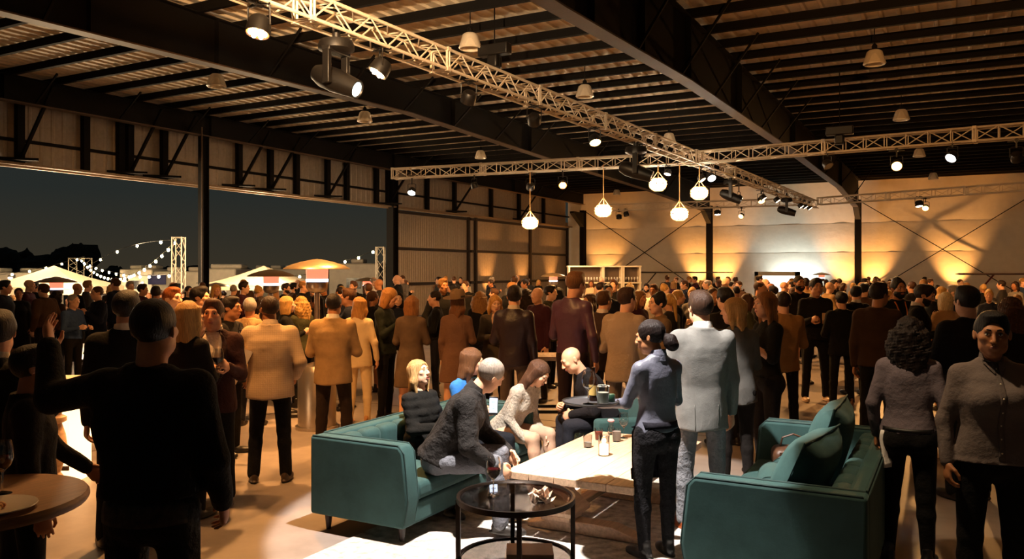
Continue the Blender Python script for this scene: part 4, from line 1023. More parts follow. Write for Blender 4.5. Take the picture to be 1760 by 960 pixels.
# ---- glassware
glass = mat('clear_glass', 'f4f4f2', .02, trans=1., ior=1.45)
redw = mat('red_wine', '3a0610', .1, trans=.25, spec=.6)
def wineglass(c, label, s=1., wine=True, group='wine glasses'):
    r = empty('wine_glass', c, 0, label, 'glass', group)
    MB().lathe([(.036*s, .0), (.034*s, .003*s), (.005*s, .01*s), (.0035*s, .02*s), (.0035*s, .085*s), (.012*s, .095*s), (.032*s, .115*s), (.042*s, .145*s), (.040*s, .18*s), (.033*s, .215*s), (.0318*s, .215*s), (.0388*s, .18*s), (.0407*s, .145*s), (.031*s, .1165*s), (.011*s, .0975*s), (0, .095*s)], n=20).build('glass', glass, r, smooth=60)
    if wine: MB().lathe([(0, .097*s), (.0105*s, .099*s), (.030*s, .1185*s), (.0395*s, .145*s), (.0397*s, .150*s), (0, .150*s)], n=20).build('wine', redw, r, smooth=60)
    return r
def tumbler(c, label, liquid=None, s=1., lvl=.6, rough=None):
    r = empty('tumbler', c, 0, label, 'glass', 'tumblers')
    MB().lathe([(.031*s, 0), (.037*s, .10*s), (.0355*s, .10*s), (.030*s, .008*s), (0, .008*s)], n=18).build('cup', glass, r, smooth=50)
    if liquid: MB().lathe([(0, .0085*s), (.0298*s, .0085*s), (.0298*s+.0052*s*lvl, .1*s*lvl), (0, .1*s*lvl)], n=18).build('drink', mat('drink_'+liquid, liquid, .2, trans=.3), r, smooth=50)
    return r
def bottle(c, label, col='3a1c08'):
    r = empty('bottle', c, 0, label, 'bottle')
    MB().lathe([(.029, 0), (.031, .01), (.031, .13), (.026, .155), (.013, .185), (.012, .225), (.014, .226), (.014, .235), (0, .235)], n=16).build('glass', mat('bottle_'+col, col, .1, trans=.5), r, smooth=50)
    MB().lathe([(.0315, .04), (.0318, .04), (.0318, .11), (.0315, .11)], n=16).build('label', mat('bottle_label', 'd8b060', .6), r, smooth=50)
    return r
def on(px, py, z): return gp(px, py, z)
TT = .501
p = on(848, 850, SZ+.004); wineglass((p.x, p.y, SZ+.0), 'glass of red wine on the round side table', 1.15)
# napkin in a small bowl
p = on(930, 862, SZ); r = empty('napkin_bowl', (p.x, p.y, SZ-.004), 0, 'crumpled paper napkins in a small glass bowl on the side table', 'bowl')
MB().lathe([(.03, 0), (.055, .025), (.062, .045), (.060, .045), (.052, .026), (.028, .006), (0, .006)], n=20).build('bowl', glass, r, smooth=50)
paper = mat('paper_napkin', 'e2c2a8', .9, bump=.3, scale=40)
rd = random.Random(3)
for i in range(4):
    m = MB(); vs = []; 
    for a in range(5):
        for b in range(5): vs.append(((a-2)*.022+rd.uniform(-.006, .006), (b-2)*.022+rd.uniform(-.006, .006), .03+.03*math.sin(a*1.7+i)+.02*math.cos(b*2.1+i)+rd.uniform(0, .008)))
    m.add(vs, [(a*5+b, (a+1)*5+b, (a+1)*5+b+1, a*5+b+1) for a in range(4) for b in range(4)])
    o = m.build('napkin', paper, r); o.rotation_euler = (.3*math.sin(i*2), .5*math.cos(i*2), i*1.3); o.location = (.02*math.cos(i*1.7), .02*math.sin(i*1.7), .012)
# candle, cups, paper on the coffee table
p = on(1038, 782, TT); r = empty('candle_holder', (p.x, p.y, TT), 0, 'glowing candle in a tall glass cylinder on the coffee table', 'candle')
MB().lathe([(.046, 0), (.046, .16), (.0435, .16), (.0435, .008), (0, .008)], n=24).build('glass', glass, r, smooth=50)
MB().lathe([(.036, .009), (.036, .09), (.02, .087), (0, .086)], n=20).build('wax', mat('candle_wax', 'fff2dc', .4, emit='ffd9a0', es=3.0), r, smooth=50)
MB().lathe([(0, .088), (.007, .098), (.005, .112), (0, .13)], n=10).build('flame', mat('flame', 'ffe2a0', .5, emit='ffc878', es=80), r, smooth=60)
point('candle_light', (p.x, p.y, TT+.12), 4, (1, .72, .4), .02)
p = on(1010, 768, TT); tumbler((p.x, p.y, TT), 'clear plastic cup with pale ice left of the candle', 'e8e4dc', 1.05, .4)
p = on(1029, 755, TT); tumbler((p.x, p.y, TT), 'tumbler with a pink drink behind the candle', 'a84030', 1.0, .7)
p = on(1060, 758, TT); tumbler((p.x, p.y, TT), 'clear tumbler of soda right of the candle', 'd8d0c8', 1.1, .8)
p = on(1072, 752, TT); wineglass((p.x, p.y, TT), 'empty wine glass at the far end of the coffee table', 1.05, False)
a = on(925, 798, TT); o = MB().box((-.10, -.04, 0), (.10, .04, .003)).build('paper_menu', mat('white_paper', 'ece8f2', .8, bump=.1, scale=30)); o.location = (a.x, a.y, TT+.001); o.rotation_euler = (0, 0, .35)
tag(o, 'small white paper menu lying on the coffee table', 'paper')
p = on(1052, 748, TT); r = empty('flower_vase', (p.x-.03, p.y+.05, TT), 0, 'small glass vase with a pale pink bloom by the candle', 'vase')
MB().lathe([(.028, 0), (.034, .05), (.018, .09), (.022, .11), (.0205, .11), (.0165, .09), (.031, .05), (.025, .006), (0, .006)], n=16).build('vase', glass, r, smooth=50)
for i in range(6): MB().ell((.016*math.cos(i*1.05), .016*math.sin(i*1.05), .125), (.017, .017, .014), 8, 6).build('petal', mat('pink_petal', 'd8a0a0', .7), r, smooth=60)
# ---- high table at the lower left corner with a plate of food
dark_oak = mat('brown_oak', '7a5230', .55, bump=.2, scale=7, stretch=(6, .7, 6), var=.25)
c0 = cw(-2.36, 3.58, 0); ht = empty('high_table', c0, 0, 'round brown high table at the lower left corner', 'table')
MB().lathe([(0, .955), (.44, .955), (.45, .97), (.45, .985), (.44, 1.0), (0, 1.0)], n=40).build('table_top', dark_oak, ht, smooth=40)
MB().lathe([(.045, .03), (.04, .4), (.045, .955)], n=16).build('column', bronze, ht, smooth=40); MB().lathe([(.26, 0), (.26, .015), (.05, .04), (0, .04)], n=24).build('base', bronze, ht, smooth=40)
r = empty('plate', cw(-2.16, 3.40, 1.0), .3, 'oval white plate of food on the round high table', 'plate')
MB().lathe([(.09, 0), (.10, .004), (.16, .02), (.158, .024), (.098, .009), (0, .007)], n=28).build('dish', mat('white_china', 'd8cfc4', .25), r, smooth=50)
for i in range(9):
    a = i*.7; MB().ell((.05*math.cos(a)*(.4+.08*i), .05*math.sin(a)*(.4+.08*i), .02), (.02, .016, .012), 8, 6).build('morsel', mat('food_%d' % (i % 3), ('c08a50', '9a5a2a', 'd0b080')[i % 3], .6, bump=.4, scale=40), r, smooth=60)
wineglass(cw(-2.29, 3.66, 1.0), 'wine glass with red wine standing at the left edge on the high table', 1.1)
# ---- pouf behind the empty sofa's far end, and the round dark ottoman
o = empty('leather_bag', (-1.12, 6.72, .44), .3, 'brown leather bag left on the far seat of the empty sofa', 'bag'); lt_ = mat('brown_leather', '4a2c18', .5, bump=.3, scale=30)
MB().box((-.16, -.14, 0), (.16, .14, .17)).build('bag_body', lt_, o, bevel=.06, seg=4); MB().path([(-.1, 0, .16), (-.08, 0, .24), (0, 0, .27), (.08, 0, .24), (.1, 0, .16)], .008, 6).build('handle', lt_, o); MB().box((-.12, -.145, .06), (.12, -.138, .15)).build('flap', lt_, o)
# ---- tables standing among the guests
def bar_table(c, rz, L, W, H, label, legm=None):
    r = empty('bar_table', c, rz, label, 'table', 'tables among the guests')
    for i in range(3): MB().box((-L/2, -W/2+W*i/3+.002, H-.05), (L/2, -W/2+W*(i+1)/3-.002, H)).build('plank', oak, r)
    for sx_ in (-1, 1):
        for sy in (-1, 1): MB().box((sx_*(L/2-.06)-.025, sy*(W/2-.06)-.025, 0), (sx_*(L/2-.06)+.025, sy*(W/2-.06)+.025, H-.05)).build('leg', blackm, r)
    for sy in (-1, 1): MB().box((-L/2+.06, sy*(W/2-.06)-.015, .2), (L/2-.06, sy*(W/2-.06)+.015, .24)).build('foot_rail', blackm, r)
    return r
bar_table(cw(.42, 10.5, 0), TH, .95, .55, .92, 'oak topped high table with black legs behind the sofas')
# counter standing in for a trestle table; light on its white cloth painted as emission
r = empty('table_stand_in', cw(-4.25, 7.6, 0), TH, 'white counter for a clothed trestle table, cloth light painted as glow, at the left', 'counter')
MB().box((-.34, 0, 0), (.12, .4, .9)).build('panel', mat('painted_cloth_glow', 'fff0d8', .6, emit='ffe0b0', es=1.3), r); MB().box((-.4, -.06, .9), (.2, .46, .97)).build('counter_top', oak, r, bevel=.006)
MB().lathe([(.07, 0), (.07, .12), (.05, .15), (.11, .35), (.09, .5), (.06, .6), (.10, .62), (.10, .66), (.06, .68), (.06, .74), (.1, .76), (.1, .8), (.07, .82), (.07, .9)], (.05, -.12, 0), 12).build('turned_post', oak, r, smooth=40)
MB().box((-.34, -.02, .14), (.12, 0, .18)).build('rail', legw, r)
# ---- back-bar shelving with glasses near the far corner
wh = mat('cream_paint', 'e0cfae', .5)
bb = empty('bar_shelf', cw(2.6, 31.0, 0), TH+.05, 'cream open bar shelving full of glasses near the far corner', 'shelf')
for i, (x0, x1) in enumerate(((-.45, .82), (.86, 1.55), (1.62, 2.25))):
    for x in (x0, x1): MB().box((x-.03, -.25, 0), (x+.03, .25, 2.16)).build('upright', wh, bb)
    for z in (.9, 1.52, 2.14): MB().box((x0-.05, -.27, z), (x1+.05, .27, z+.05)).build('shelf_board', wh, bb)
    MB().box((x0, .22, .9), (x1, .25, 2.14)).build('back_panel', mat('bar_back', '5a4632', .6), bb)
gw = MB().lathe([(.03, 0), (.03, .004), (.004, .01), (.004, .08), (.03, .11), (.035, .15), (.028, .19), (0, .19)], n=8).mesh('shelf_glass', 60); gw.materials.append(mat('shelf_glass', 'e8e4da', .15, trans=.4))
k = 0
for z in (.95, 1.57):
    for x in np.arange(-.36, 2.2, .11):
        if .8 < x < .9 or 1.53 < x < 1.66: continue
        g_ = bpy.data.objects.new('stemmed_glass', gw); C.objects.link(g_); m_ = Matrix.Rotation(TH+.05, 4, 'Z'); g_.location = bb.location+m_@Vector((x, -.1, z)); k += 1
        tag(g_, 'stemmed glass on the %s board of the bar shelving' % ('lower' if z < 1 else 'upper'), 'glass', 'stemmed glasses on the %s bar shelf' % ('lower' if z < 1 else 'upper'))
point('bar_shelf_light', bb.location+Vector((.2, -1.2, 2.6)), 90, WARM, .1)
# ---- parked aircraft wings above the crowd
def wing(c, rz, L, label, col):
    r = empty('aircraft_wing', c, rz, label, 'aircraft wing'); m = MB(); n = 10; vs = []
    for i in range(n+1):
        t = i/n; ch = .75*(1-.25*t)*(1 if t < .93 else .55); tk = .09*(1-.4*t)
        for x, z in ((-.5, 0), (-.3, .5), (.1, .45), (.5, 0), (.1, -.35), (-.3, -.4)): vs.append((L*t, x*ch, z*tk))
    m.add(vs, [(i*6+k, i*6+(k+1) % 6, (i+1)*6+(k+1) % 6, (i+1)*6+k) for i in range(n) for k in range(6)]+[(5, 4, 3, 2, 1, 0), tuple(range(n*6, n*6+6))]); m.build('wing_skin', mat('wing_'+col, col, .35, .2), r, smooth=50)
    MB().bar((L*.25, 0, -.02), (L*.05, .0, -1.2), .05, .05).build('strut', mat('wing_'+col, col, .35), r); MB().lathe([(.0, 0), (.28, .3), (.34, 1.2), (.2, 2.6), (0, 2.8)], (0, .3, -.75), 14, axis=(-.3, -.9, 0)).build('fuselage', mat('wing_'+col, col, .35), r, smooth=60)
    MB().bar((-.1, .2, -.9), (-.35, .0, -1.75), .05).build('gear_leg', blackm, r); MB().lathe([(.0, -.04), (.16, -.04), (.16, .04), (0, .04)], (-.35, 0, -1.76), 14, axis=(1, 0, 0)).build('wheel', blackm, r)
    return r
wing(cw(5.6, 38.5, 1.92), TH+.0, 4.8, 'dark aircraft wing sticking out above the crowd by the middle column', '1a1512')
wing(cw(17.6, 32.0, 1.87), TH+.05, 5.5, 'red aircraft wing above the guests at the right edge', '6a2018')
# ---- white framed booth opening at the far wall
d = empty('booth', at(1360, 500, 47.0), 0, 'white framed photo booth opening lit from inside before the far wall', 'booth'); d.location.z = 0; d.location.y = YF-2.2; d.location.x += .3
MB().box((-1.1, -.05, 0), (-.9, .35, 1.95)).build('post', wh, d); MB().box((.9, -.05, 0), (1.1, .35, 1.95)).build('post', wh, d); MB().box((-1.1, -.05, 1.75), (1.1, .35, 1.95)).build('lintel', wh, d)
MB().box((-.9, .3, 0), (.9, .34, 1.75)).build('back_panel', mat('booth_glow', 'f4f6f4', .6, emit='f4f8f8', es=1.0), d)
o = MB().box((0, -.2, 0), (.5, .2, .75)).build('display_table', wh, None, bevel=.01)
tag(o, 'white clothed table at the right among distant guests', 'table'); o.location = cw(16.1, 27.5, 0); o.scale = (4, 2, 1.2)
# ---- wall uplights standing on the floor
def uplight(x, y, col, lens, tgt, power, ang, label, group='wall uplights'):
    r = empty('uplight', (x, y, 0), 0, label, 'uplight', group)
    MB().box((-.14, -.1, 0), (.14, .1, .22)).build('housing', blackm, r, bevel=.02); MB().lathe([(.09, .222), (0, .226)], n=14).build('lens', lensmat(lens, 6), r)
    spot('uplight_beam', (x, y, .26), tgt, power, col, ang, .9, .06)
ul = ('far corner', 'left of the second column', 'right of the second column', 'left of the third column', 'right of the third column', 'middle of the right bay', 'right edge of the photo')
for x, l in zip((-18.2, -12.6, -11.2, -5.0, -3.6, .0, 3.9), ul): uplight(x, YF-.75, ORANGE, 'ffa040', (x, YF+.1, 5.4), 1350, 58, 'amber uplight on the floor washing the far wall, '+l)
uplight(-7.3, YF-.75, (.84, 1, .96), 'f0ffff', (-7.3, YF+.2, 3.0), 800, 110, 'cool white uplight on the floor washing the far wall')
for yy, l in ((35.0, 'first'), (38.8, 'second'), (42.6, 'third')): uplight(XL+.75, yy, ORANGE, 'ffa040', (XL-.1, yy, 5.2), 800, 55, 'amber uplight washing the door leaves, %s from the opening' % l)
# ================================================================== guests close enough to tell apart
def std(px, ytop, k, facing, label, face=False, res=.0155, hres=.0078, **P): return add_person(px, ytop, k, P, facing, label, res, hres, face=face)
def held(r, g, side, fn, *a, dz=0., **kw):
    """stand a glass in a hand: returns the object placed at the grip"""
    bpy.context.view_layer.update(); p = r.matrix_world@Vector(g['_J'][side][-1]); o = fn((p.x, p.y, p.z+dz), *a, **kw); return o
def seatp(x, y, rzdeg, label, face=True, res=.0135, hres=.0065, sit=.545, **P):
    return add_person(0, 0, 1, dict(P, sit=sit), rzdeg-math.degrees(TH), label, res, hres, loc=(x, y, 0), face=face)
G2 = ((.2, .1, -1), (-.35, .85, .1), .8); HANG = ((.16, .02, -1), (.05, .22, -1), .45); BENT = ((.25, .1, -1), (-.3, .9, .25), .9)
# ---- foreground left
r, g = std(262, 508, 400, 178, 'person seen from behind in a black jacket, arm stretched out, filling the left foreground', res=.0132, top='bomber', topc='0d0b0a', legc='0d0c0c', legk='denim', hair='crew', hairc='17100b', skin='b57a52', sw=1.04, bulk=1.06, hem=.03,
    arms=(((.22, .05, -1), (-.1, .55, -.8), .5), ((1, .35, -.22), (.35, .5, .75), .2)))
strip(r, g, list(np.linspace(-.06, .03, 5)), lambda z: (-.17, .17), 'shirt_tail', mat('printed_cotton', '2a2018', .9, bump=.2, scale=40, var=.9), .006, False, 15, 'trousers')
std(0, 530, 300, 150, 'person with short dark hair cut off by the left edge', top='blazer', topc='100d0b', hair='short', hairc='1c120c', collar='b8a890', arms='drink', hyaw=55, skin='c98f6b')
r, g = std(52, 600, 330, 120, 'person in dark brown clothes leaning a hand on the round high table', top='sweater', topc='120d0a', legc='0e0c0a', hair='short', hairc='0c0806', arms=(HANG, ((.3, .45, -1), (.05, .75, -.65), .9)), h=1.62, skin='9a6440')
r, g = std(215, 497, 235, 205, 'person in a black suit with a white collar behind the foreground jacket', top='blazer', topc='100d0b', hair='short', hairc='140d09', collar='e8d8c0', arms='drink', hyaw=-20)
std(322, 514, 212, 165, 'long haired blonde beside the foreground jacket, seen from behind', top='shirt', topc='1a1411', fem=1, hair='long', hairc='b98a4e', arms='both', hlen=.30)
r, g = std(333, 524, 188, 85, 'person in profile facing right with ginger hair and raised hand', face=True, top='blazer', topc='2a2220', collar='e0d0c0', hair='short', hairc='7a4a22', arms=(((.2, .3, -1), (-.1, 1, .35), .1), BENT), skin='e0b090')
r, g = std(367, 512, 200, 8, 'person facing the viewer in a maroon blazer and open white shirt', face=True, hres=.005, top='blazer', topc='3a1f1c', hair='quiff', hairc='4a2c18', skin='c98f6b', beard=0, arms=((HANG, ((.2, .25, -1), (-.2, .9, .35), 1.0))), collar='ead8c8')
open_front(r, g, 'ead8c8', cloth('34201e'), w=.085, zlo=.0); o = held(r, g, 1, wineglass, 'red wine glass held by the maroon blazer', 1.1, dz=-.1)
std(395, 508, 158, 80, 'bespectacled dark haired person just behind the maroon blazer', face=True, top='blazer', topc='161110', hair='short', hairc='1c1310', arms='drink', skin='b57a52')
std(293, 492, 150, 30, 'ginger person with glasses behind the foreground jacket', face=True, top='blazer', topc='1c1512', hair='short', hairc='8a4a20', arms='hang', skin='e0b090', hyaw=40)
std(341, 491, 142, 75, 'dark haired person in a suit and white collar standing by the black post', top='blazer', topc='120e0c', hair='quiff', hairc='120b08', collar='d8c8b0', arms='drink', hyaw=15)
# ---- blazer row
plaid = mat('plaid_tweed', 'b59a7c', .95, bump=.35, scale=5, dist=.03, weave=220, spec=.15)
n_ = plaid.node_tree; bs = n_.nodes['Principled BSDF']; t_ = n_.nodes.new('ShaderNodeTexCoord'); acc = None
for i, (dr, sc) in enumerate((('X', 16.), ('Z', 16.))):
    w1 = n_.nodes.new('ShaderNodeTexWave'); w1.bands_direction = dr; w1.inputs['Scale'].default_value = sc; w1.inputs['Distortion'].default_value = .3; n_.links.new(t_.outputs['Object'], w1.inputs['Vector'])
    mr = n_.nodes.new('ShaderNodeMapRange'); mr.inputs['From Min'].default_value = .8; mr.inputs['From Max'].default_value = 1; mr.inputs['To Min'].default_value = 1; mr.inputs['To Max'].default_value = .86; n_.links.new(w1.outputs['Fac'], mr.inputs[0])
    if acc is None: acc = mr
    else:
        ml = n_.nodes.new('ShaderNodeMath'); ml.operation = 'MULTIPLY'; n_.links.new(acc.outputs[0], ml.inputs[0]); n_.links.new(mr.outputs[0], ml.inputs[1]); acc = ml
vm = n_.nodes.new('ShaderNodeVectorMath'); vm.operation = 'SCALE'; vm.inputs[0].default_value = lin('b59a7c'); n_.links.new(acc.outputs[0], vm.inputs['Scale']); n_.links.new(vm.outputs[0], bs.inputs['Base Color'])
r, g = std(465, 506, 181, 190, 'person from behind in a light plaid blazer with elbow raised', res=.0132, top='blazer', topm=plaid, legc='100d0c', hair='crew', hairc='2a1a10', skin='9a6440', bulk=1.16, sw=1.0, stance=.07, step=.6, hyaw=30, beard=1, shoec='3a2a1e',
    arms=(((.35, -.25, -1), (-.2, .6, -.45), .5), ((.45, .55, -.75), (.1, .75, .35), 1.0)), collar='c8b094')
held(r, g, 1, wineglass, 'red wine glass raised by the plaid blazer', 1.15, dz=-.1)
# big white paper bag hanging from the plaid blazer's forearm
p = cw(-2.66, 7.55, 0); b_ = empty('paper_bag', (p.x, p.y, 1.13), TH+.35, 'big white paper bag held by the plaid blazer', 'bag'); wp = mat('white_bag', 'e8d8c4', .8, bump=.3, scale=8, dist=.02)
m = MB(); m.add([(-.16, -.06, -.18), (.16, -.07, -.2), (.17, .07, -.2), (-.15, .06, -.18), (-.19, -.03, .2), (.17, -.04, .22), (.18, .03, .22), (-.2, .03, .2)], [(3,2,1,0),(0,1,5,4),(1,2,6,5),(2,3,7,6),(3,0,4,7)]); o = m.build('bag_body', wp, b_); o.rotation_euler = (.15, .45, 0)
for yy in (-.035, .035): MB().path([(-.1, yy, .2), (-.07, yy, .27), (.02, yy, .30), (.1, yy, .27), (.12, yy, .2)], .005, 5).build('handle', wp, b_)
r, g = std(573, 502, 158, 178, 'person from behind in a tan wool blazer left of the teal sofa', res=.0132, top='blazer', topc='9a7a52', topk='tweed', legc='2a1d15', hair='crew', hairc='1a110c', skin='b57a52', bulk=1.08, arms='both', stance=.07, step=-.5, collar='e0d4c4', shoec='2a1a10', hem=-.16)
r, g = std(617, 508, 132, 170, 'blonde person in a cream trouser suit with heels', top='blazer', topc='d8bc8e', legc='d8bc8e', fem=1, hair='wavy', hairc='b07c40', shoe='heel', shoec='c08850', arms=(((.3, .0, -1), (.05, .25, -1), .4), BENT), hlen=.27, collar=None)
r, g = std(662, 490, 128, 75, 'curly blonde person in a dark green top looking down', top='sweater', topc='1c2018', legc='100d0b', fem=1, hair='bob', hairc='a8743a', arms='phone', hpitch=22)
r, g = std(707, 506, 132, 172, 'person from behind in a long brown tweed coat', res=.012, top='coat', topc='5a4838', topk='tweed', bare=1, fem=1, hair='bob', hairc='8a5a30', arms='both', hem=-.42)
# hat and coat
r, g = std(785, 503, 132, 178, 'person from behind in a brown coat and felt hat', res=.012, top='coat', topc='6a4c3a', bare=1, fem=1, hair='wavy', hairc='6a4428', arms=(BENT, HANG), hlen=.24, hem=-.36, hyaw=-35)
hc, HM, hs = g['_head']; hb_ = empty('felt_hat', (0, 0, 0)); hb_.parent = r; hb_.location = Vector(hc)+Vector(HM@np.array([0, .01, .07])); felt = mat('felt', '7a6044', .95, bump=.3, scale=60); hb_.rotation_euler = (math.radians(-6), 0, math.radians(-35))
m = MB().lathe([(.0, .115), (.05, .125), (.085, .11), (.098, .06), (.105, .0), (.12, -.006), (.188, .004), (.190, .012), (.12, .002), (.1, .004)], n=28); m.v = [(x, y*1.12, z+(.10*x*x/.03*.1 if abs(x) > .12 else 0)-(.02 if abs(x) < .03 and z > .1 else 0)) for x, y, z in m.v]; m.build('crown_and_brim', felt, hb_, smooth=60)
MB().lathe([(.1065, .004), (.103, .035), (.1, .035), (.1, .004)], n=28, closed=True).build('hat_band', mat('hat_band', '2a1a10', .8), hb_, smooth=60)
r, g = std(850, 504, 124, 15, 'blonde person with a fringe facing the viewer between the hat and the dark jacket', face=True, top='coat', topc='4a4030', legc='120f0c', fem=1, hair='long', hairc='c08c48', arms='both', hlen=.24, skin='e0b090', hpitch=10)
open_front(r, g, 'c8a080', None, .06, .1)
r, g = std(884, 490, 141, 165, 'person from behind in a dark maroon jacket and grey trousers', top='blazer', topc='241419', topk='satin', legc='5a4c42', hair='quiff', hairc='1c120c', arms=(HANG, BENT), collar='c8b8a0', hyaw=10, hem=-.12)
r, g = std(985, 464, 152, 140, 'very tall person in a plum satin shirt with hand in pocket', res=.0132, top='shirt', topc='4a2a3c', topk='satin', legc='2a1916', hair='quiff', hairc='6a4422', arms=(((.35, -.15, -1), (-.1, .35, -1), .4), BENT), hyaw=-8, hpitch=8, skin='c98f6b', hem=-.02)
r, g = std(1036, 498, 140, 160, 'person in a brown jacket half hidden by the beige blazer', top='blazer', topc='3c2c26', hair='short', hairc='4a3018', arms='both', collar='d8c8b8', hyaw=-25)
r, g = std(1072, 492, 158, 150, 'person from behind in a pale beige blazer leaning in to talk', res=.0132, top='blazer', topc='a08a74', legc='8a7868', hair='short', hairc='3a2416', arms=(HANG, BENT), hyaw=-25, lean=5, skin='d9a27f', hem=-.17)
r, g = std(1132, 502, 146, 290, 'dark haired person with pinned hair talking to the beige blazer', face=True, top='sweater', topc='6a543c', fem=1, hair='updo', hairc='120b08', arms='both')
# ---- waitress with the tray
r, g = std(1128, 545, 246, 205, 'server with a dark bun in a steel grey shirt carrying a tray', res=.012, hres=.005, face=True, top='shirt', topc='5c5c68', topk='satin', legc='121013', legk='denim', fem=1, hair='bun', hairc='1c100c', skin='b57a52', hyaw=38, hpitch=10, step=.5, stance=.02, hem=-.0, shoec='141110', collar='6a6a78',
    arms=(((.28, .25, -1), (-.75, .62, .15), .55), ((.22, .35, -1), (.45, .9, -.12), .25)), palm={1: (0, .1, 1), -1: (.4, -.2, -.6)}, sw=1.02)
strip(r, g, list(np.linspace(-.36, .06, 12)), lambda z: (-.165, .165), 'apron', cloth('15131a'), .016, True, 15, 'trousers'); 
strip(r, g, list(np.linspace(.03, .075, 3)), lambda z: (-.15, .15), 'apron_tie', cloth('15131a'), .008, False, 13)
bpy.context.view_layer.update(); tp = r.matrix_world@Vector(g['_J'][1][-1])
TP = at(1015, 692, 5.66); tz = TP.z
tray = empty('serving_tray', TP, 0, 'round black serving tray carried by the server with the bun', 'tray')
MB().lathe([(0, 0), (.185, 0), (.197, .012), (.2, .014), (.196, .017), (.183, .006), (0, .006)], n=40).build('tray_dish', mat('tray_rubber', '2c2a2c', .55, bump=.1, scale=80), tray, smooth=40)
MB().lathe([(.192, .010), (.2, .014), (.197, .019), (.19, .014)], n=40, closed=True).build('tray_rim', blackm, tray, smooth=40)
def ontray(px, py): p_ = gp(px, py, tz+.006); return (p_.x, p_.y, tz+.006)
wineglass(ontray(1011, 694), 'empty wine glass on the serving tray', 1.05, False); bottle(ontray(1020, 688), 'brown beer bottle on the serving tray')
tumbler(ontray(1036, 694), 'tall tumbler of milky cocktail on the serving tray', 'd8dccc', 1.25, .65)
o = MB().lathe([(0, 0), (.026, .0), (.03, .01), (.03, .05), (.026, .055), (0, .055)], n=16).build('coaster_cup', mat('green_cup', '1c3a28', .4), None, smooth=50); o.location = ontray(1050, 690); tag(o, 'small dark green cup at the rim of the serving tray', 'cup')
# ---- grey blazer group
r, g = std(1206, 497, 222, 182, 'person from behind in a light grey wool blazer and pale trousers', res=.012, hres=.006, top='blazer', topc='767470', topk='tweed', legc='78787c', legk='denim', hair='short', hairc='3a261a', skin='d9a27f', arms=(HANG, ((.25, .1, -1), (-.3, .9, -.1), .8)), stance=.05, step=.3, shoec='9a4a22', collar='d8d4d0', hem=-.19, hyaw=8, bulk=1.02)
for s_ in (-1, 1): strip(r, g, list(np.linspace(-.185, .0, 6)), lambda z: (s_*.085-.003, s_*.085+.003), 'vent', cloth('5a5854', kind='tweed'), .002, False, 3)
r, g = std(1266, 508, 188, 195, 'blonde with an earring in a dark grey jacket beside the light grey blazer', top='blazer', topc='5a5753', topk='tweed', fem=1, hair='wavy', hairc='a87c44', legc='1a1512', arms=(BENT, HANG), hlen=.22, hyaw=50)
r, g = std(1318, 498, 176, 282, 'long haired person in profile in a black blouse with bracelet', face=True, top='shirt', topc='14110f', legc='1c1614', fem=1, hair='wavy', hairc='8a5a30', arms=(((.3, .35, -1), (-.1, 1, .75), .5), ((.25, .3, -1), (-.3, 1, .7), .5)), sleeve='three', puff=.25, hlen=.34, skin='d9a27f', hyaw=0)
r, g = std(1347, 500, 142, 175, 'person from behind in a camel jacket behind the black blouse', top='blazer', topc='8a6236', legc='1a1310', hair='short', hairc='241509', arms='both')
std(1248, 492, 150, 200, 'dark haired person half hidden behind the grey blazers', top='blazer', topc='1a1512', hair='short', hairc='120b08', arms='both')
# ---- right group
r, g = std(1402, 477, 112, 2, 'person facing the viewer in a black open jacket with a name card', face=True, hres=.007, top='blazer', topc='15110f', legc='110f10', hair='quiff', hairc='1c120c', arms=(BENT, HANG), stance=.09, shoec='b89a7a', skin='c98f6b', collar='a8977c', hem=-.06)
o = MB().box((-.05, -.004, -.09), (.05, .004, .06)).build('name_card', mat('name_card', 'd8b890', .7), r); o.location = (.06, -.2, 1.2)
std(1373, 472, 97, 8, 'bearded person in a dark shirt looking out over the crowd', face=True, top='tee', topc='1a1411', hair='crew', hairc='1a100a', beard=1, arms='hang', skin='b57a52')
r, g = std(1447, 500, 117, 176, 'person from behind all in black standing on the open floor', top='blazer', topc='0f0c0b', legc='0e0c0b', hair='short', hairc='0e0906', arms=(HANG, BENT), shoec='6a4428', stance=.06)
r, g = std(1470, 490, 106, 190, 'person with thick dark hair and a striped scarf in a black jacket', top='blazer', topc='110e0d', legc='0e0c0b', hair='short', hairc='0c0806', arms='both', collar='c8c0b4', hyaw=-50)
r, g = std(1508, 484, 150, 150, 'person in a brown corduroy jacket seen from behind', top='bomber', topc='3a2618', topk='tweed', legc='120e0c', hair='short', hairc='20140c', arms='hang', hyaw=-35, hem=-.08, skin='b57a52')
r, g = std(1543, 478, 122, 5, 'person with an orange lanyard and goatee facing the viewer', face=True, top='blazer', topc='0f0d0c', hair='updo', hairc='140c08', beard=1, arms='both', skin='b57a52')
for s_ in (-1, 1): strip(r, g, list(np.linspace(.12, .52, 10)), lambda z: (s_*(.02+.12*(z-.12))-.008, s_*(.02+.12*(z-.12))+.008), 'lanyard', mat('lanyard', 'c86a2a', .7), .012, True, 3)
r, g = std(1580, 486, 134, 60, 'bearded person with wavy hair in a black suit looking down', face=True, top='blazer', topc='110e0d', hair='quiff', hairc='20140e', beard=1, arms=(BENT, HANG), hpitch=15, collar='c8bcae')
r, g = std(1664, 489, 196, 186, 'broad person from behind in a black suit', top='blazer', topc='0d0b0a', legc='0c0a09', hair='short', hairc='120b08', bulk=1.2, arms='both', sw=1.02)
r, g = std(1738, 508, 172, 190, 'person with curly reddish hair at the right edge, from behind', top='sweater', topc='15100d', fem=1, hair='curly', hairc='4a2a16', arms='hang')
r, g = std(1626, 500, 120, 182, 'person with pale blonde bob in a tan coat, from behind', top='coat', topc='a8825a', bare=1, fem=1, hair='bob', hairc='d0b890', arms='both')
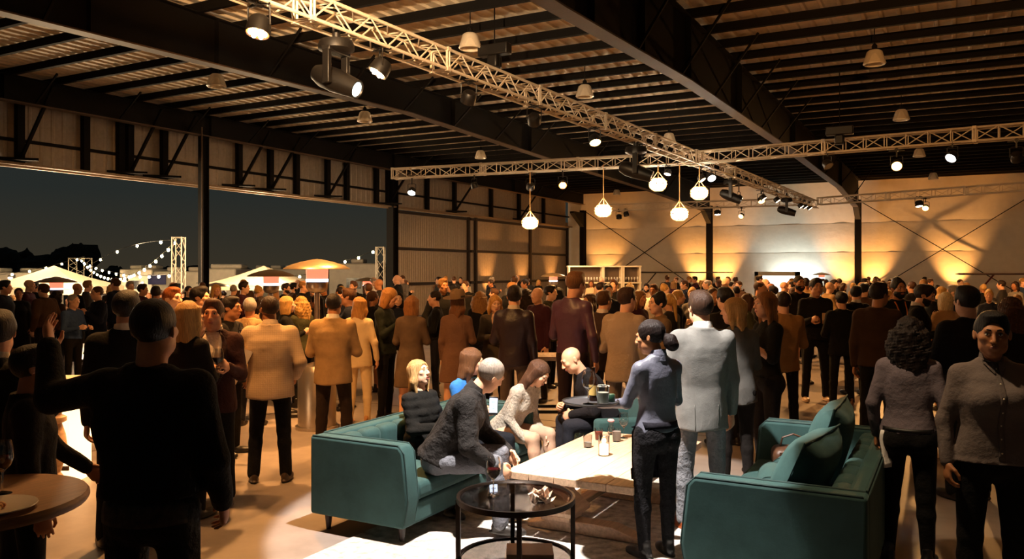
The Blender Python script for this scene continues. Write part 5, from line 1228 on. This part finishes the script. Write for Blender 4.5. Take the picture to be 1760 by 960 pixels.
# servers at the right
GREY = 'samename'
r, g = std(1562, 540, 252, 150, 'server with curly dark hair and a white towel walking away', res=.012, top='shirt', topc='6b6168', legc='100e0d', fem=1, hair='curly', hairc='1a0f0a', skin='b57a52', bulk=1.08, arms=(((.3, -.1, -1), (.05, .35, -1), .5), ((.28, -.05, -1), (-.05, .3, -1), .8)), step=.6, stance=.05, hem=-.01, shoec='0f0d0c', hyaw=-15)
strip(r, g, list(np.linspace(-.01, .04, 3)), lambda z: (-.16, .16), 'belt', mat('belt', '0f0c0a', .5), .006, False, 15)
tw = empty('hand_towel', (0, 0, 0)); tw.parent = r; tw.location = (.15, .06, .86); tw.rotation_euler = (0, 0, .6); wt = mat('white_towel', 'f0ece8', .95, bump=.5, scale=80, dist=.005)
m = MB(); vs = []
for i in range(9):
    for j in range(4): vs.append(((j-1.5)*.026+.006*math.sin(i), .035+.012*math.sin(j*1.5+i*.6)+.012*(i > 6), .08-.032*i))
m.add(vs, [(i*4+j, i*4+j+1, (i+1)*4+j+1, (i+1)*4+j) for i in range(8) for j in range(3)]); o = m.build('folded_cloth', wt, tw, smooth=80); md = o.modifiers.new('t', 'SOLIDIFY'); md.thickness = .014
r, g = std(1706, 532, 300, 348, 'server in a dark grey buttoned shirt facing the viewer at the right edge', face=True, res=.012, hres=.0045, top='shirt', topc='675c58', legc='0f0d0c', fem=1, hair='short', hairc='0c0806', skin='a06a44', bulk=1.26, wide=1.1, arms=(((.3, -.05, -1), (.02, .3, -1), .5), ((.3, -.05, -1), (.02, .3, -1), .5)), collar='675c58', hem=-.03, hyaw=-14, hpitch=2, stance=.05, lip='9a5a4c', hs=1.04)
strip(r, g, list(np.linspace(.0, .53, 16)), lambda z: (-.016, .016), 'button_placket', cloth('5e5450'), .004, True, 4)
buttons(r, g, [.04+.075*i for i in range(7)], mat('pearl_button', 'd8c8b0', .3), 0, .0065)
for s_ in (-1, 1): strip(r, g, list(np.linspace(.47, .545, 6)), lambda z: tuple(sorted((s_*.012, s_*(.02+.055*(z-.47)/.075)))), 'collar_point', cloth('675c58'), .016, True, 5)
# ---- on the sofas
r, g = seatp(-3.98, 5.72, 84, 'laughing blonde in a black quilted jacket on the teal sofa', hres=.005, top='puffer', topc='14120f', legc='1a1714', fem=1, hair='wavy', hairc='b08a58', arms=(((.2, .35, -1), (-.3, .9, .1), .6), ((.2, .35, -1), (-.3, .9, .1), .6)), lean=-2, hpitch=-14, hyaw=2, mouth=1, hlen=.24, skin='e0b090', scale=.92, feet=1)
r, g = seatp(-3.50, 5.30, 112, 'grey haired person in a black denim jacket leaning forward on the teal sofa', face=False, res=.0115, top='bomber', topc='24201e', topk='denim', legc='6a6a70', legk='denim', hair='crew', hairc='8a7c70', skin='d9a27f', lean=30, hyaw=38, hpitch=16, hcomp=.4, bulk=1.12, rip=.011, hem=-.05, scale=1.06, sw=1.05,
    arms=(((.25, .55, -.8), (-.25, .95, -.15), .5), ((.3, .65, -.8), (-.35, .95, -.1), .5)), legs=(((.22, 1, .02), (0, .12, -1)), ((.15, 1, .02), (0, .05, -1))), shoec='2c2622', collar='2a2624')
for s_ in (-1, 1): strip(r, g, list(np.linspace(.06, .38, 8)), lambda z: (s_*.07-.002, s_*.07+.002), 'back_seam', cloth('15120f', kind='denim'), .002, False, 3)
strip(r, g, [.375, .379, .383], lambda z: (-.15, .15), 'yoke_seam', cloth('15120f', kind='denim'), .002, False, 13)
r, g = seatp(-3.92, 6.28, 86, 'brown haired person in a blue top with a phone on the teal sofa', hres=.006, top='sweater', topc='2f6ab0', legc='14161c', fem=1, hair='long', hairc='5a3a22', arms=(((.25, .45, -1), (-.05, 1, .35), .9), HANG), lean=6, hpitch=8, hyaw=35, skin='d9a27f', scale=.97)
bpy.context.view_layer.update(); hp = r.matrix_world@Vector(g['_J'][-1][-1])
ph = empty('phone', at(848, 697, 6.75), TH+.1, 'smartphone with a lit screen held up by the person in blue', 'phone'); ph.rotation_euler = (-.15, .05, TH+.1)
MB().box((-.036, -.004, -.075), (.036, .004, .075)).build('case', blackm, ph, bevel=.003); MB().box((-.032, -.0055, -.055), (.032, -.004, .062)).build('screen', mat('phone_screen', 'd8e8ff', .2, emit='c8dcff', es=1.5), ph)
for zz, w_ in ((.03, .018), (.0, .006), (-.02, .010)): MB().box((-w_, -.0062, zz-.004), (w_, -.0055, zz+.004)).build('screen_content', mat('screen_text', '6a84b8', .3, emit='6a84b8', es=.8), ph)
knit = mat('cream_knit', 'a89c8c', .95, bump=.8, scale=45, dist=.02, var=.3)
r, g = seatp(-3.72, 6.72, 84, 'long haired person in a speckled grey knit sweater leaning in on the sofa', hres=.005, top='sweater', topm=knit, legc='c09a80', legk='tweed', fem=1, hair='long', hairc='4a3020', lean=33, hpitch=18, hcomp=.5, hyaw=0, hlen=.32, skin='e0b090', arms=(((.2, .4, -1), (-.15, 1, -.25), .4), ((.2, .4, -1), (-.25, 1, -.2), .4)), scale=.96)
ac = empty('armchair', (-2.95, 7.62, 0), math.radians(-50), 'small teal velvet armchair at the far end of the coffee table', 'chair')
MB().box((-.34, -.34, .13), (.34, .34, .30)).build('seat_base', velvet, ac, bevel=.03, seg=3); MB().box((-.3, -.36, .3), (.3, .22, .44)).build('seat_cushion', velvet, ac, bevel=.04, seg=4); MB().box((-.36, .22, .13), (.36, .36, .78)).build('backrest', velvet, ac, bevel=.05, seg=4)
for s_ in (-1, 1): MB().box((min(s_*.28, s_*.38), -.34, .13), (max(s_*.28, s_*.38), .3, .6)).build('armrest', velvet, ac, bevel=.04, seg=3)
for sx_ in (-1, 1):
    for sy in (-1, 1): MB().lathe([(.016, 0), (.028, .14)], (sx_*.28, sy*.28, 0), 8).build('leg', legw, ac)
r, g = seatp(-3.02, 7.52, -52, 'bald person in a black jacket leaning in to whisper', hres=.005, top='bomber', topc='171416', legc='202026', hair=None, hairc='2a1a12', browc='2a1a12', skin='d9a27f', lean=30, hpitch=14, hcomp=.5, hyaw=6, arms=(((.2, .45, -1), (-.6, .8, .5), .9), ((.2, .45, -1), (-.8, .8, .15), .9)), beard=0)
# ================================================================== the crowd
TPL = []
def template(**P):
    g = person_mesh(P, .021, .0115); parts = []
    tn = NAMES[P.get('top', 'blazer')]
    for key, nm in (('body', 'body'), ('top', tn), ('trousers', 'trousers'), ('hair', 'hair'), ('beard', 'beard')):
        if key in g: me = npmesh(nm, *g[key]); me.materials.append(None); parts.append((key, nm, me))
    if 'shoes' in g:
        for v, f in g['shoes']: me = npmesh('shoe', v, f); me.materials.append(None); parts.append(('shoe', 'shoe', me))
    TPL.append((P, parts))
for P in (dict(arms='drink', hair='short', top='blazer'), dict(arms='both', hair='crew', top='shirt'), dict(arms='cross', hair='quiff', top='blazer', beard=1), dict(arms='pocket', hair='short', top='bomber', bulk=1.12), dict(arms='drinkl', hair='balding', top='blazer', bulk=1.15), dict(arms='phone', hair='crew', top='sweater'),
          dict(arms='drink', hair=None, top='blazer', bulk=1.05), dict(arms='hang', hair='quiff', top='blazer', hyaw=30), dict(fem=1, arms='both', hair='long', top='dress', bare=1, shoe='heel'), dict(fem=1, arms='drinkl', hair='wavy', top='blazer'), dict(fem=1, arms='drink', hair='bob', top='sweater'), dict(fem=1, arms='cross', hair='updo', top='shirt'), dict(fem=1, arms='phone', hair='curly', top='sweater'), dict(fem=1, arms='hang', hair='tail', top='coat', bare=1)):
    template(**P)
TOPC = [('black', '12100e'), ('black', '0f0d0c'), ('charcoal', '2c2826'), ('navy', '1a1e2c'), ('brown', '4a3220'), ('grey', '6a645e'), ('tan', '9a7a54'), ('white', 'd8ccbc'), ('maroon', '3a1820'), ('olive', '3c3a24'), ('cream', 'c0a888'), ('blue', '34486a')]
HAIRC = [('black', '120c09'), ('dark brown', '24160e'), ('brown', '4a2e1a'), ('sandy', '8a6236'), ('blonde', 'b88c4e'), ('grey', '8a8078'), ('auburn', '4a2e20')]
SH = {'short': 'short', 'crew': 'cropped', 'quiff': 'swept', 'balding': 'thinning', None: 'shaven', 'long': 'long', 'wavy': 'wavy', 'bob': 'bobbed', 'updo': 'pinned up', 'curly': 'curly', 'tail': 'tied back'}
def landmark(px, Z, out):
    L = ((-1, 'below the nearer tent'), (215, 'between the two tents'), (360, 'in front of the farther tent'), (560, 'in front of the white trailers')) if out else \
        ((-1, 'inside the open door'), (420, 'near the patio heaters in the doorway'), (640, 'before the first closed door leaf'), (800, 'before the middle door leaf'), (900, 'left of the bar shelving'), (1000, 'in front of the bar shelving'), (1090, 'below the dark aircraft wing'), (1230, 'beneath the cool white wall wash'), (1320, 'in front of the photo booth'), (1410, 'below the distant heater'), (1480, 'below the crossed rods at the right'), (1650, 'below the red aircraft wing'))
    s_ = [t for a, t in L if px >= a][-1]
    return s_, (('nearest rows of the crowd' if Z < 17 else 'middle rows of the crowd' if Z < 25 else 'far rows of the crowd') if not out else 'outdoor crowd')
POS = []
USED = {}
def crowd_person(px, Z, h, facing, ti, tc, hc, sk, z0=0., out=False):
    P, parts = TPL[ti]; p = cw((px-HX)/FPX*Z, Z, z0)
    for q in POS:
        if (q[0]-p.x)**2+(q[1]-p.y)**2 < .52**2: return None
    POS.append((p.x, p.y))
    lm, row = landmark(px, Z, out); fx = 'facing this way' if (facing % 360) < 50 or (facing % 360) > 310 else 'seen from behind' if 130 < facing % 360 < 230 else 'in profile facing right' if facing % 360 <= 180 else 'in profile facing left'
    topn = NAMES[P.get('top', 'blazer')]; hn = SH[P.get('hair')]+(' '+HAIRC[hc][0] if P.get('hair') else '')
    lab = '%s %s and %s hair, %s, %s' % (TOPC[tc][0], topn, hn.replace('shaven', 'shaven head, no'), fx, lm)
    lab = 'guest in '+lab
    words_ = lab.split()
    if len(words_) > 16: lab = 'guest, '+' '.join(('%s %s, %s hair, %s, %s' % (TOPC[tc][0], topn, hn, fx, lm)).split()[:15])
    r = empty('person', p, TH+math.radians(facing), lab, 'person', row, scale=h/1.75)
    for key, nm, me in parts:
        if key == 'trousers' and P.get('bare'): continue
        o = bpy.data.objects.new(nm, me); C.objects.link(o); o.parent = r
        m = skin(SKINS[sk]) if key == 'body' else cloth(TOPC[tc][1]) if key == 'top' else cloth(('14110f', '1c1a20', '2a221c')[(ti+tc) % 3]) if key == 'trousers' else hairm(HAIRC[hc][1]) if key in ('hair', 'beard') else mat('shoe_1a120c', '1a120c', .4)
        o.material_slots[0].link = 'OBJECT'; o.material_slots[0].material = m
    return r
for o_ in [o for o in C.objects if o.name.startswith('person')]: POS.append((o_.location.x, o_.location.y))
for hx_, hk in ((545, 135), (466, 96), (97, 78), (507, 48), (370, 46), (631, 52), (951, 52), (1412, 36)): q_ = cw((hx_-HX)/hk, FPX/hk, 0); POS.append((q_.x, q_.y))
R_ = random.Random(11)
def rnd(px, Z, z0=0., out=False, face=None, tc=None):
    for _ in range(3):
        ti = R_.randrange(len(TPL)); fem = TPL[ti][0].get('fem', 0)
        hcx = R_.choice((0, 1, 1, 2, 2, 3, 5)) if not fem else R_.choice((0, 1, 2, 3, 4, 4, 6))
        r = crowd_person(px, Z, R_.gauss(1.66 if fem else 1.76, .05), R_.uniform(0, 360) if face is None else face, ti, R_.choice((0, 0, 0, 0, 1, 1, 1, 1, 2, 2, 2, 3, 3, 4, 4, 5, 6, 7, 8, 9, 10, 0, 1, 2)) if tc is None else tc, hcx, R_.choice((0, 1, 1, 2, 3, 3, 4)), z0, out)
        if r: return r
        px += R_.uniform(-25, 25); Z += R_.uniform(-.5, .8)
# nearer middle ground, one by one from the photograph (column, depth)
for px, Z in ((430, 10.5), (448, 12.5), (492, 11.2), (518, 12.0), (478, 14.5), (545, 13.5), (600, 11.8), (640, 13.5), (683, 13.0), (735, 13.0), (760, 14.5), (825, 13.0), (905, 13.5), (925, 12.5), (945, 14.0), (960, 16.0), (1015, 12.5), (1045, 14.5), (1098, 12.0), (1150, 11.5), (1165, 13.5), (1190, 15.0), (1225, 13.0), (1285, 12.5), (1305, 14.5), (1330, 17.0), (1365, 18.0), (1425, 18.5), (1485, 15.5), (1525, 16.0), (1600, 15.0), (1618, 17.5), (1568, 18.5), (1700, 16.0), (1748, 15.0), (1640, 14.5)):
    rnd(px, Z)
# figures against the far wall at the right
for px, Z, f, tc in ((1598, 25.0, 20, 4), (1611, 20.5, 5, 7), (1632, 22.5, 330, 0), (1690, 23.5, 190, 0), (1668, 24.0, 40, 10), (1722, 23.0, 230, 2), (1745, 22.0, 300, 5), (1758, 23.5, 30, 11), (1650, 27.0, 10, 1)): rnd(px, Z, face=f, tc=tc)
n_c = 0
for i in range(400):
    if n_c >= 118: break
    px = R_.uniform(395, 1600); Z = 15+22*R_.random()**.8; p = cw((px-HX)/FPX*Z, Z, 0)
    if p.x < XL+1.2 or p.y > YF-2.2: continue
    if 1385 < px < 1470 and Z < 17: continue
    if abs((p-bb.location).length) < 1.8: continue
    if rnd(px, Z): n_c += 1
for px, Z in ((25, 24), (48, 25), (70, 23.5), (118, 25), (135, 26), (152, 24), (165, 27), (178, 25), (192, 24.5), (205, 27), (20, 27), (90, 27.5), (145, 29), (160, 30), (255, 27), (275, 29), (315, 26), (362, 26), (385, 27), (425, 26), (440, 28), (500, 28), (520, 30), (590, 30), (640, 31), (60, 21.0), (190, 21.5), (8, 22)):
    rnd(px, Z, -.45 if Z > 23 else -.05, True)
for i in range(26): rnd(8+i*24+R_.uniform(-9, 9), R_.uniform(14.5, 20.5), 0., False, tc=R_.choice((0, 1, 0, 1, 2, 3, 4, 8)))
r = crowd_person(125, 13.6, 1.62, 75, 1, 11, 5, 3); 
if r: r['label'] = 'guest in a pale blue shirt lit by cool light beside the nearest heater'
r = crowd_person(403, 24.5, 1.80, 190, 0, 11, 5, 3, -.3, True)
if r: r['label'] = 'white haired guest in blue before the farther tent'
# identical labels: only what nothing tells apart may share one; number the rest by neighbourhood
seen = {}
for o_ in C.objects:
    if o_.name.startswith('person') and 'label' in o_: seen.setdefault(o_['label'], []).append(o_)
for l_, v_ in seen.items():
    if len(v_) == 2:
        v_.sort(key=lambda o_: zpx(o_.location.x, o_.location.y)); v_[0]['label'] = ' '.join(('nearer '+l_.replace('guest in ', 'guest, ').replace(' and ', ', ')).split()[:16]); v_[1]['label'] = ' '.join(('farther '+l_.replace('guest in ', 'guest, ').replace(' and ', ', ')).split()[:16])
    elif len(v_) > 2:
        for o_ in v_: o_['group'] = 'lookalikes in the crowd: '+l_[:40]
# ================================================================== patio heaters, tents, string lights, trailers
ss = mat('stainless', 'b8aca0', .3, .9, bump=.05, scale=60); hot = mat('glowing_mesh', 'ff9a80', .5, emit='ff7a5a', es=1.1); flame_b = mat('gas_flame', 'd8e0ff', .4, emit='c8d8ff', es=3)
def heater(px, yhat, k, label, z0=0., hz=2.2):
    Z = FPX/k; p = cw((px-HX)/FPX*Z, Z, 0); top = EYE-(yhat-HY)/k
    r = empty('patio_heater', (p.x, p.y, z0), 0, label, 'heater', 'patio heaters'); H = top-z0
    MB().lathe([(0, H+.09), (.06, H+.085), (.2, H+.055), (.34, H+.012), (.415, H-.03), (.42, H-.04), (.33, H), (.19, H+.04), (0, H+.06)], n=32).build('hat', mat('heater_hat', 'a08a6c', .35, .8), r, smooth=60)
    MB().lathe([(.135, H-.17), (.14, H-.02)], n=20).build('mesh_screen', hot, r, smooth=60)
    MB().lathe([(.138, H-.2), (.142, H-.165), (.136, H-.165)], n=20).build('flame_ring', flame_b, r)
    MB().lathe([(.07, H-.34), (.11, H-.32), (.14, H-.27), (.14, H-.2), (0, H-.2)], n=20).build('burner', ss, r, smooth=40)
    for a in range(3): MB().tube((.1*math.cos(a*2.1), .1*math.sin(a*2.1), H-.05), (.1*math.cos(a*2.1), .1*math.sin(a*2.1), H+.05), .008, n=5).build('stay', ss, r)
    MB().tube((0, 0, .8), (0, 0, H-.3), .035, n=14).build('pole', ss, r, smooth=40)
    MB().lathe([(.24, .04), (.24, .72), (.19, .80), (.05, .84), (0, .84)], n=24).build('tank_housing', ss, r, smooth=40); MB().lathe([(.27, 0), (.27, .04), (0, .05)], n=24).build('base', ss, r)
    point('heater_glow', (p.x, p.y, z0+H-.1), 14*(k/100)**0, (1, .45, .2), .16)
heater(545, 457, 135, 'brown topped patio heater standing tall behind the tan blazer'); heater(466, 471, 96, 'silver patio heater between the plaid blazer and the farther tent'); heater(97, 482, 78, 'patio heater at the left before the nearer tent', -.05)
heater(507, 488, 48, 'small distant patio heater right of the silver one', -.45); heater(372, 490, 52, 'small distant patio heater beside the black post', -.45); heater(631, 481, 52, 'distant patio heater near the door jamb', -.3)
heater(951, 473, 52, 'patio heater left of the bar shelving'); heater(1412, 471, 36, 'far patio heater before the cool white wall wash')
canvas_m = mat('tent_canvas', 'e0cfae', .85, bump=.25, scale=4, dist=.04, trans=0)
def tent(c, rz, W, label, eave=2.0, peak=2.75):
    r = empty('canopy_tent', c, rz, label, 'tent', 'canopy tents'); h = W/2
    for i, (a, b) in enumerate((((-h, -h), (h, -h)), ((h, -h), (h, h)), ((h, h), (-h, h)), ((-h, h), (-h, -h)))):
        m = MB(); n = 6; vs = []
        for t in range(n+1):
            s_ = t/n; sag = -.06*math.sin(math.pi*s_)
            for u in range(n+1):
                w_ = u/n; x = (a[0]*(1-w_)+b[0]*w_)*(1-s_); y = (a[1]*(1-w_)+b[1]*w_)*(1-s_); vs.append((x, y, eave+(peak-eave)*s_+sag))
        m.add(vs, [(t*(n+1)+u, t*(n+1)+u+1, (t+1)*(n+1)+u+1, (t+1)*(n+1)+u) for t in range(n) for u in range(n)]); m.build('roof_panel', canvas_m, r, smooth=60)
        v = MB(); v.add([(*a, eave), (*b, eave), (*b, eave-.24), (*a, eave-.24)], [(0, 1, 2, 3)]); o = v.build('valance', canvas_m, r); md = o.modifiers.new('t', 'SOLIDIFY'); md.thickness = .01
        MB().bar((*a, 0), (*a, eave), .05).build('leg', wh, r)
        MB().bar((*a, eave-.05), (*b, eave-.05), .04).build('rail', wh, r)
    return r
tA = cw(-14.9, 26.5, -.45); tent(tA, TH+.12, 3.2, 'white pop-up canopy tent at the left outside', 1.95, 2.62); point('tent_light', tA+Vector((0, 0, 1.75)), 60, WARM, .15)
tB = cw(-9.9, 32.5, -.45); tent(tB, TH-.1, 3.4, 'white pop-up canopy tent behind the black post', 1.95, 2.65); point('tent_light', tB+Vector((0, 0, 1.75)), 60, WARM, .15)
# truss towers carrying festoon lights
def tower(px, ytop, Z, label, w_=.35):
    p = at(px, ytop, Z); H = p.z+.45; r = empty('truss_tower', (p.x, p.y, -.45), TH, label, 'truss', 'festoon towers')
    h = w_/2; cs = [(-h, -h), (h, -h), (h, h), (-h, h)]; tw_ = mat('white_truss', 'd8ccb8', .5, .2)
    for c_ in cs: MB().tube((*c_, 0), (*c_, H), .025, n=6).build('chord', tw_, r)
    nb = max(3, int(H/.45)); b = H/nb; src = {}
    for j in range(nb):
        for f in range(4):
            a, c_ = cs[f], cs[(f+1) % 4]
            if j % 2: a, c_ = c_, a
            MB().tube((*a, j*b), (*c_, (j+1)*b), .014, n=5, caps=False).build('brace', tw_, r)
    for z in (.02, H-.02):
        for f in range(4): MB().tube((*cs[f], z), (*cs[(f+1) % 4], z), .02, n=5).build('ring', tw_, r)
    MB().box((-.4, -.4, 0), (.4, .4, .03)).build('base_plate', blackm, r)
    return Vector((p.x, p.y, p.z))
T1 = tower(307, 407, 30, 'white truss tower holding up the festoon lights'); T2 = tower(138, 443, 48, 'farther white truss tower at the low end of the festoon', .9); T3 = tower(654, 424, 36, 'white truss tower beside the door jamb')
bulbm = mat('festoon_bulb', 'fff0d0', .4, emit='ffdf9c', es=55); wirem = mat('festoon_wire', '1c1712', .7)
bm_ = MB().ell((0, 0, -.07), (.055, .055, .065), 10, 8).mesh('bulb', 60); bm_.materials.append(bulbm); sm_ = MB().lathe([(.022, -.02), (.026, .03), (.012, .045)], n=8).mesh('socket'); sm_.materials.append(wirem)
def festoon(a, b, sag, n, label, side=None):
    a, b = Vector(a), Vector(b); pts = [a.lerp(b, t/24)+Vector((0, 0, -sag*4*(t/24)*(1-t/24))) for t in range(25)]
    r = empty('string_lights', a, 0, label, 'string lights', 'festoon strings'); MB().path([p-a for p in pts], .012, 5).build('wire', wirem, r)
    for i in range(n):
        t = (i+.5)/n; p = a.lerp(b, t)+Vector((0, 0, -sag*4*t*(1-t)))-a
        for nm, me in (('bulb', bm_), ('socket', sm_)):
            o = bpy.data.objects.new(nm, me); C.objects.link(o); o.parent = r; o.location = p
festoon(T1, T2, 1.35, 22, 'sagging festoon of bulbs between the two white towers'); festoon(at(140, 448, 47), at(300, 470, 33), .35, 12, 'lower festoon of bulbs behind the nearer tent')
festoon(at(-60, 478, 40), at(145, 440, 47), .2, 7, 'festoon of bulbs at the far left over the tent'); festoon(at(160, 452, 44), at(300, 412, 31), -.3, 4, 'short bright festoon rising to the tower')
festoon(T1-Vector((0, 0, 1.7))+cw(.5, .4, 0), at(560, 466, 40), .1, 10, 'festoon of bulbs in front of the white trailers'); festoon(T3, at(560, 452, 40), .15, 4, 'festoon of bulbs leading to the tower at the jamb')
for px, py, Z in ((240, 432, 36), (450, 435, 30), (60, 430, 27), (130, 440, 24)): point('outdoor_fill', at(px, py, Z), 700, WARM, .5)  # unseen fill points added over the tents to brighten their tops
# trailers and low buildings
def trailer(px0, px1, ytop, Z, label, col='d8ccb8', dep=3.0, ac=2):
    a, b = at(px0, ytop, Z), at(px1, ytop, Z); r = empty('trailer', (a.x, a.y, -.45), TH, label, 'building', 'white trailers'); W = (b-a).length; H = a.z+.45; m_ = mat('trailer_'+col, col, .5, bump=.1, scale=3, var=.1)
    MB().box((0, 0, .35), (W, dep, H)).build('body', m_, r, bevel=.08); MB().box((.1, .1, .1), (W-.1, dep-.1, .35)).build('chassis', blackm, r)
    for i in range(ac): x = W*(i+.6)/(ac+.2); MB().box((x-.35, dep*.3, H), (x+.35, dep*.7, H+.25)).build('roof_unit', m_, r, bevel=.08)
    wn = mat('trailer_window', '2a2c34', .2)
    for i in range(max(1, int(W/3.2))): MB().box((W*(i+.35)/max(1, int(W/3.2)), -.03, H*.52), (W*(i+.35)/max(1, int(W/3.2))+.8, 0, H*.72)).build('window', wn, r)
    for x in (W*.3, W*.7):
        MB().lathe([(0, -.1), (.3, -.1), (.3, .1), (0, .1)], (x, .1, .3), 12, axis=(0, 1, 0)).build('wheel', blackm, r)
trailer(205, 262, 462, 50, 'low pale building behind the sagging festoon'); trailer(263, 345, 466, 46, 'white trailer with a blue sign behind the tower'); trailer(352, 405, 461, 46, 'white trailer right of the black post', ac=3); trailer(425, 560, 462, 54, 'long white trailer with roof units', ac=5); trailer(565, 652, 452, 44, 'tall grey trailer beside the door jamb', 'a89c8c', ac=1)
p = at(270, 480, 45.8); o = MB().box((-.5, -.03, -.28), (.5, .0, .28)).build('wall_sign', mat('sign_blue', '3a3a78', .5)); o.location = p; o.rotation_euler = (0, 0, TH); tag(o, 'small blue sign on the white trailer', 'sign')
for px, py, Z, l in ((20, 475, 44, 'at the far left'), (215, 480, 49, 'behind the nearer tent')):
    p = at(px, py, Z); r = empty('wall_lamp', p, TH, 'wall lamp glowing on the low building '+l, 'lamp'); MB().box((-.15, -.1, -.1), (.15, .1, .1)).build('housing', blackm, r); MB().ell((0, -.12, -.08), (.12, .08, .06), 10, 6).build('lens', lensmat('ffd9a0', 30), r); point('wall_lamp_light', p+cw(0, -.5, -.3)-cw(0, 0, 0), 120, WARM, .1)
trailer(-60, 60, 468, 46, 'low pale building at the far left', dep=3)
# dark tree line on the horizon
tm = mat('night_foliage', '14160f', .95, bump=.6, scale=3, dist=.3); R3 = random.Random(5); V_ = []
for i in range(26):
    px = -90+i*13+R3.uniform(-6, 6) if i < 18 else 200+(i-18)*60; Z = 95+R3.uniform(-6, 12); H = R3.uniform(2.6, 5.2) if i < 18 else R3.uniform(1.2, 2.4); p = at(px, 465, Z)
    F = Field((-3.6, -3.6, -.6), (3.6, 3.6, H+2.4), .4)
    for j in range(7): F.ell((R3.uniform(-1.6, 1.6), R3.uniform(-1.6, 1.6), H*.5+R3.uniform(0, H*.4)), (R3.uniform(.9, 1.7),)*2+(R3.uniform(.9, 1.5),), .4)
    F.ell((0, 0, 0), (3.2, 3.2, max(1.2, H*.6)), .5); F.ripple(.35, 3.0, i); v, f = F.out(); V_.append((v+np.array([p.x, p.y, -.45]), f))
tag(link('treeline', npmesh('treeline', *join(V_)), tm), 'dark line of trees on the night horizon behind the tents', 'trees', kind='stuff')
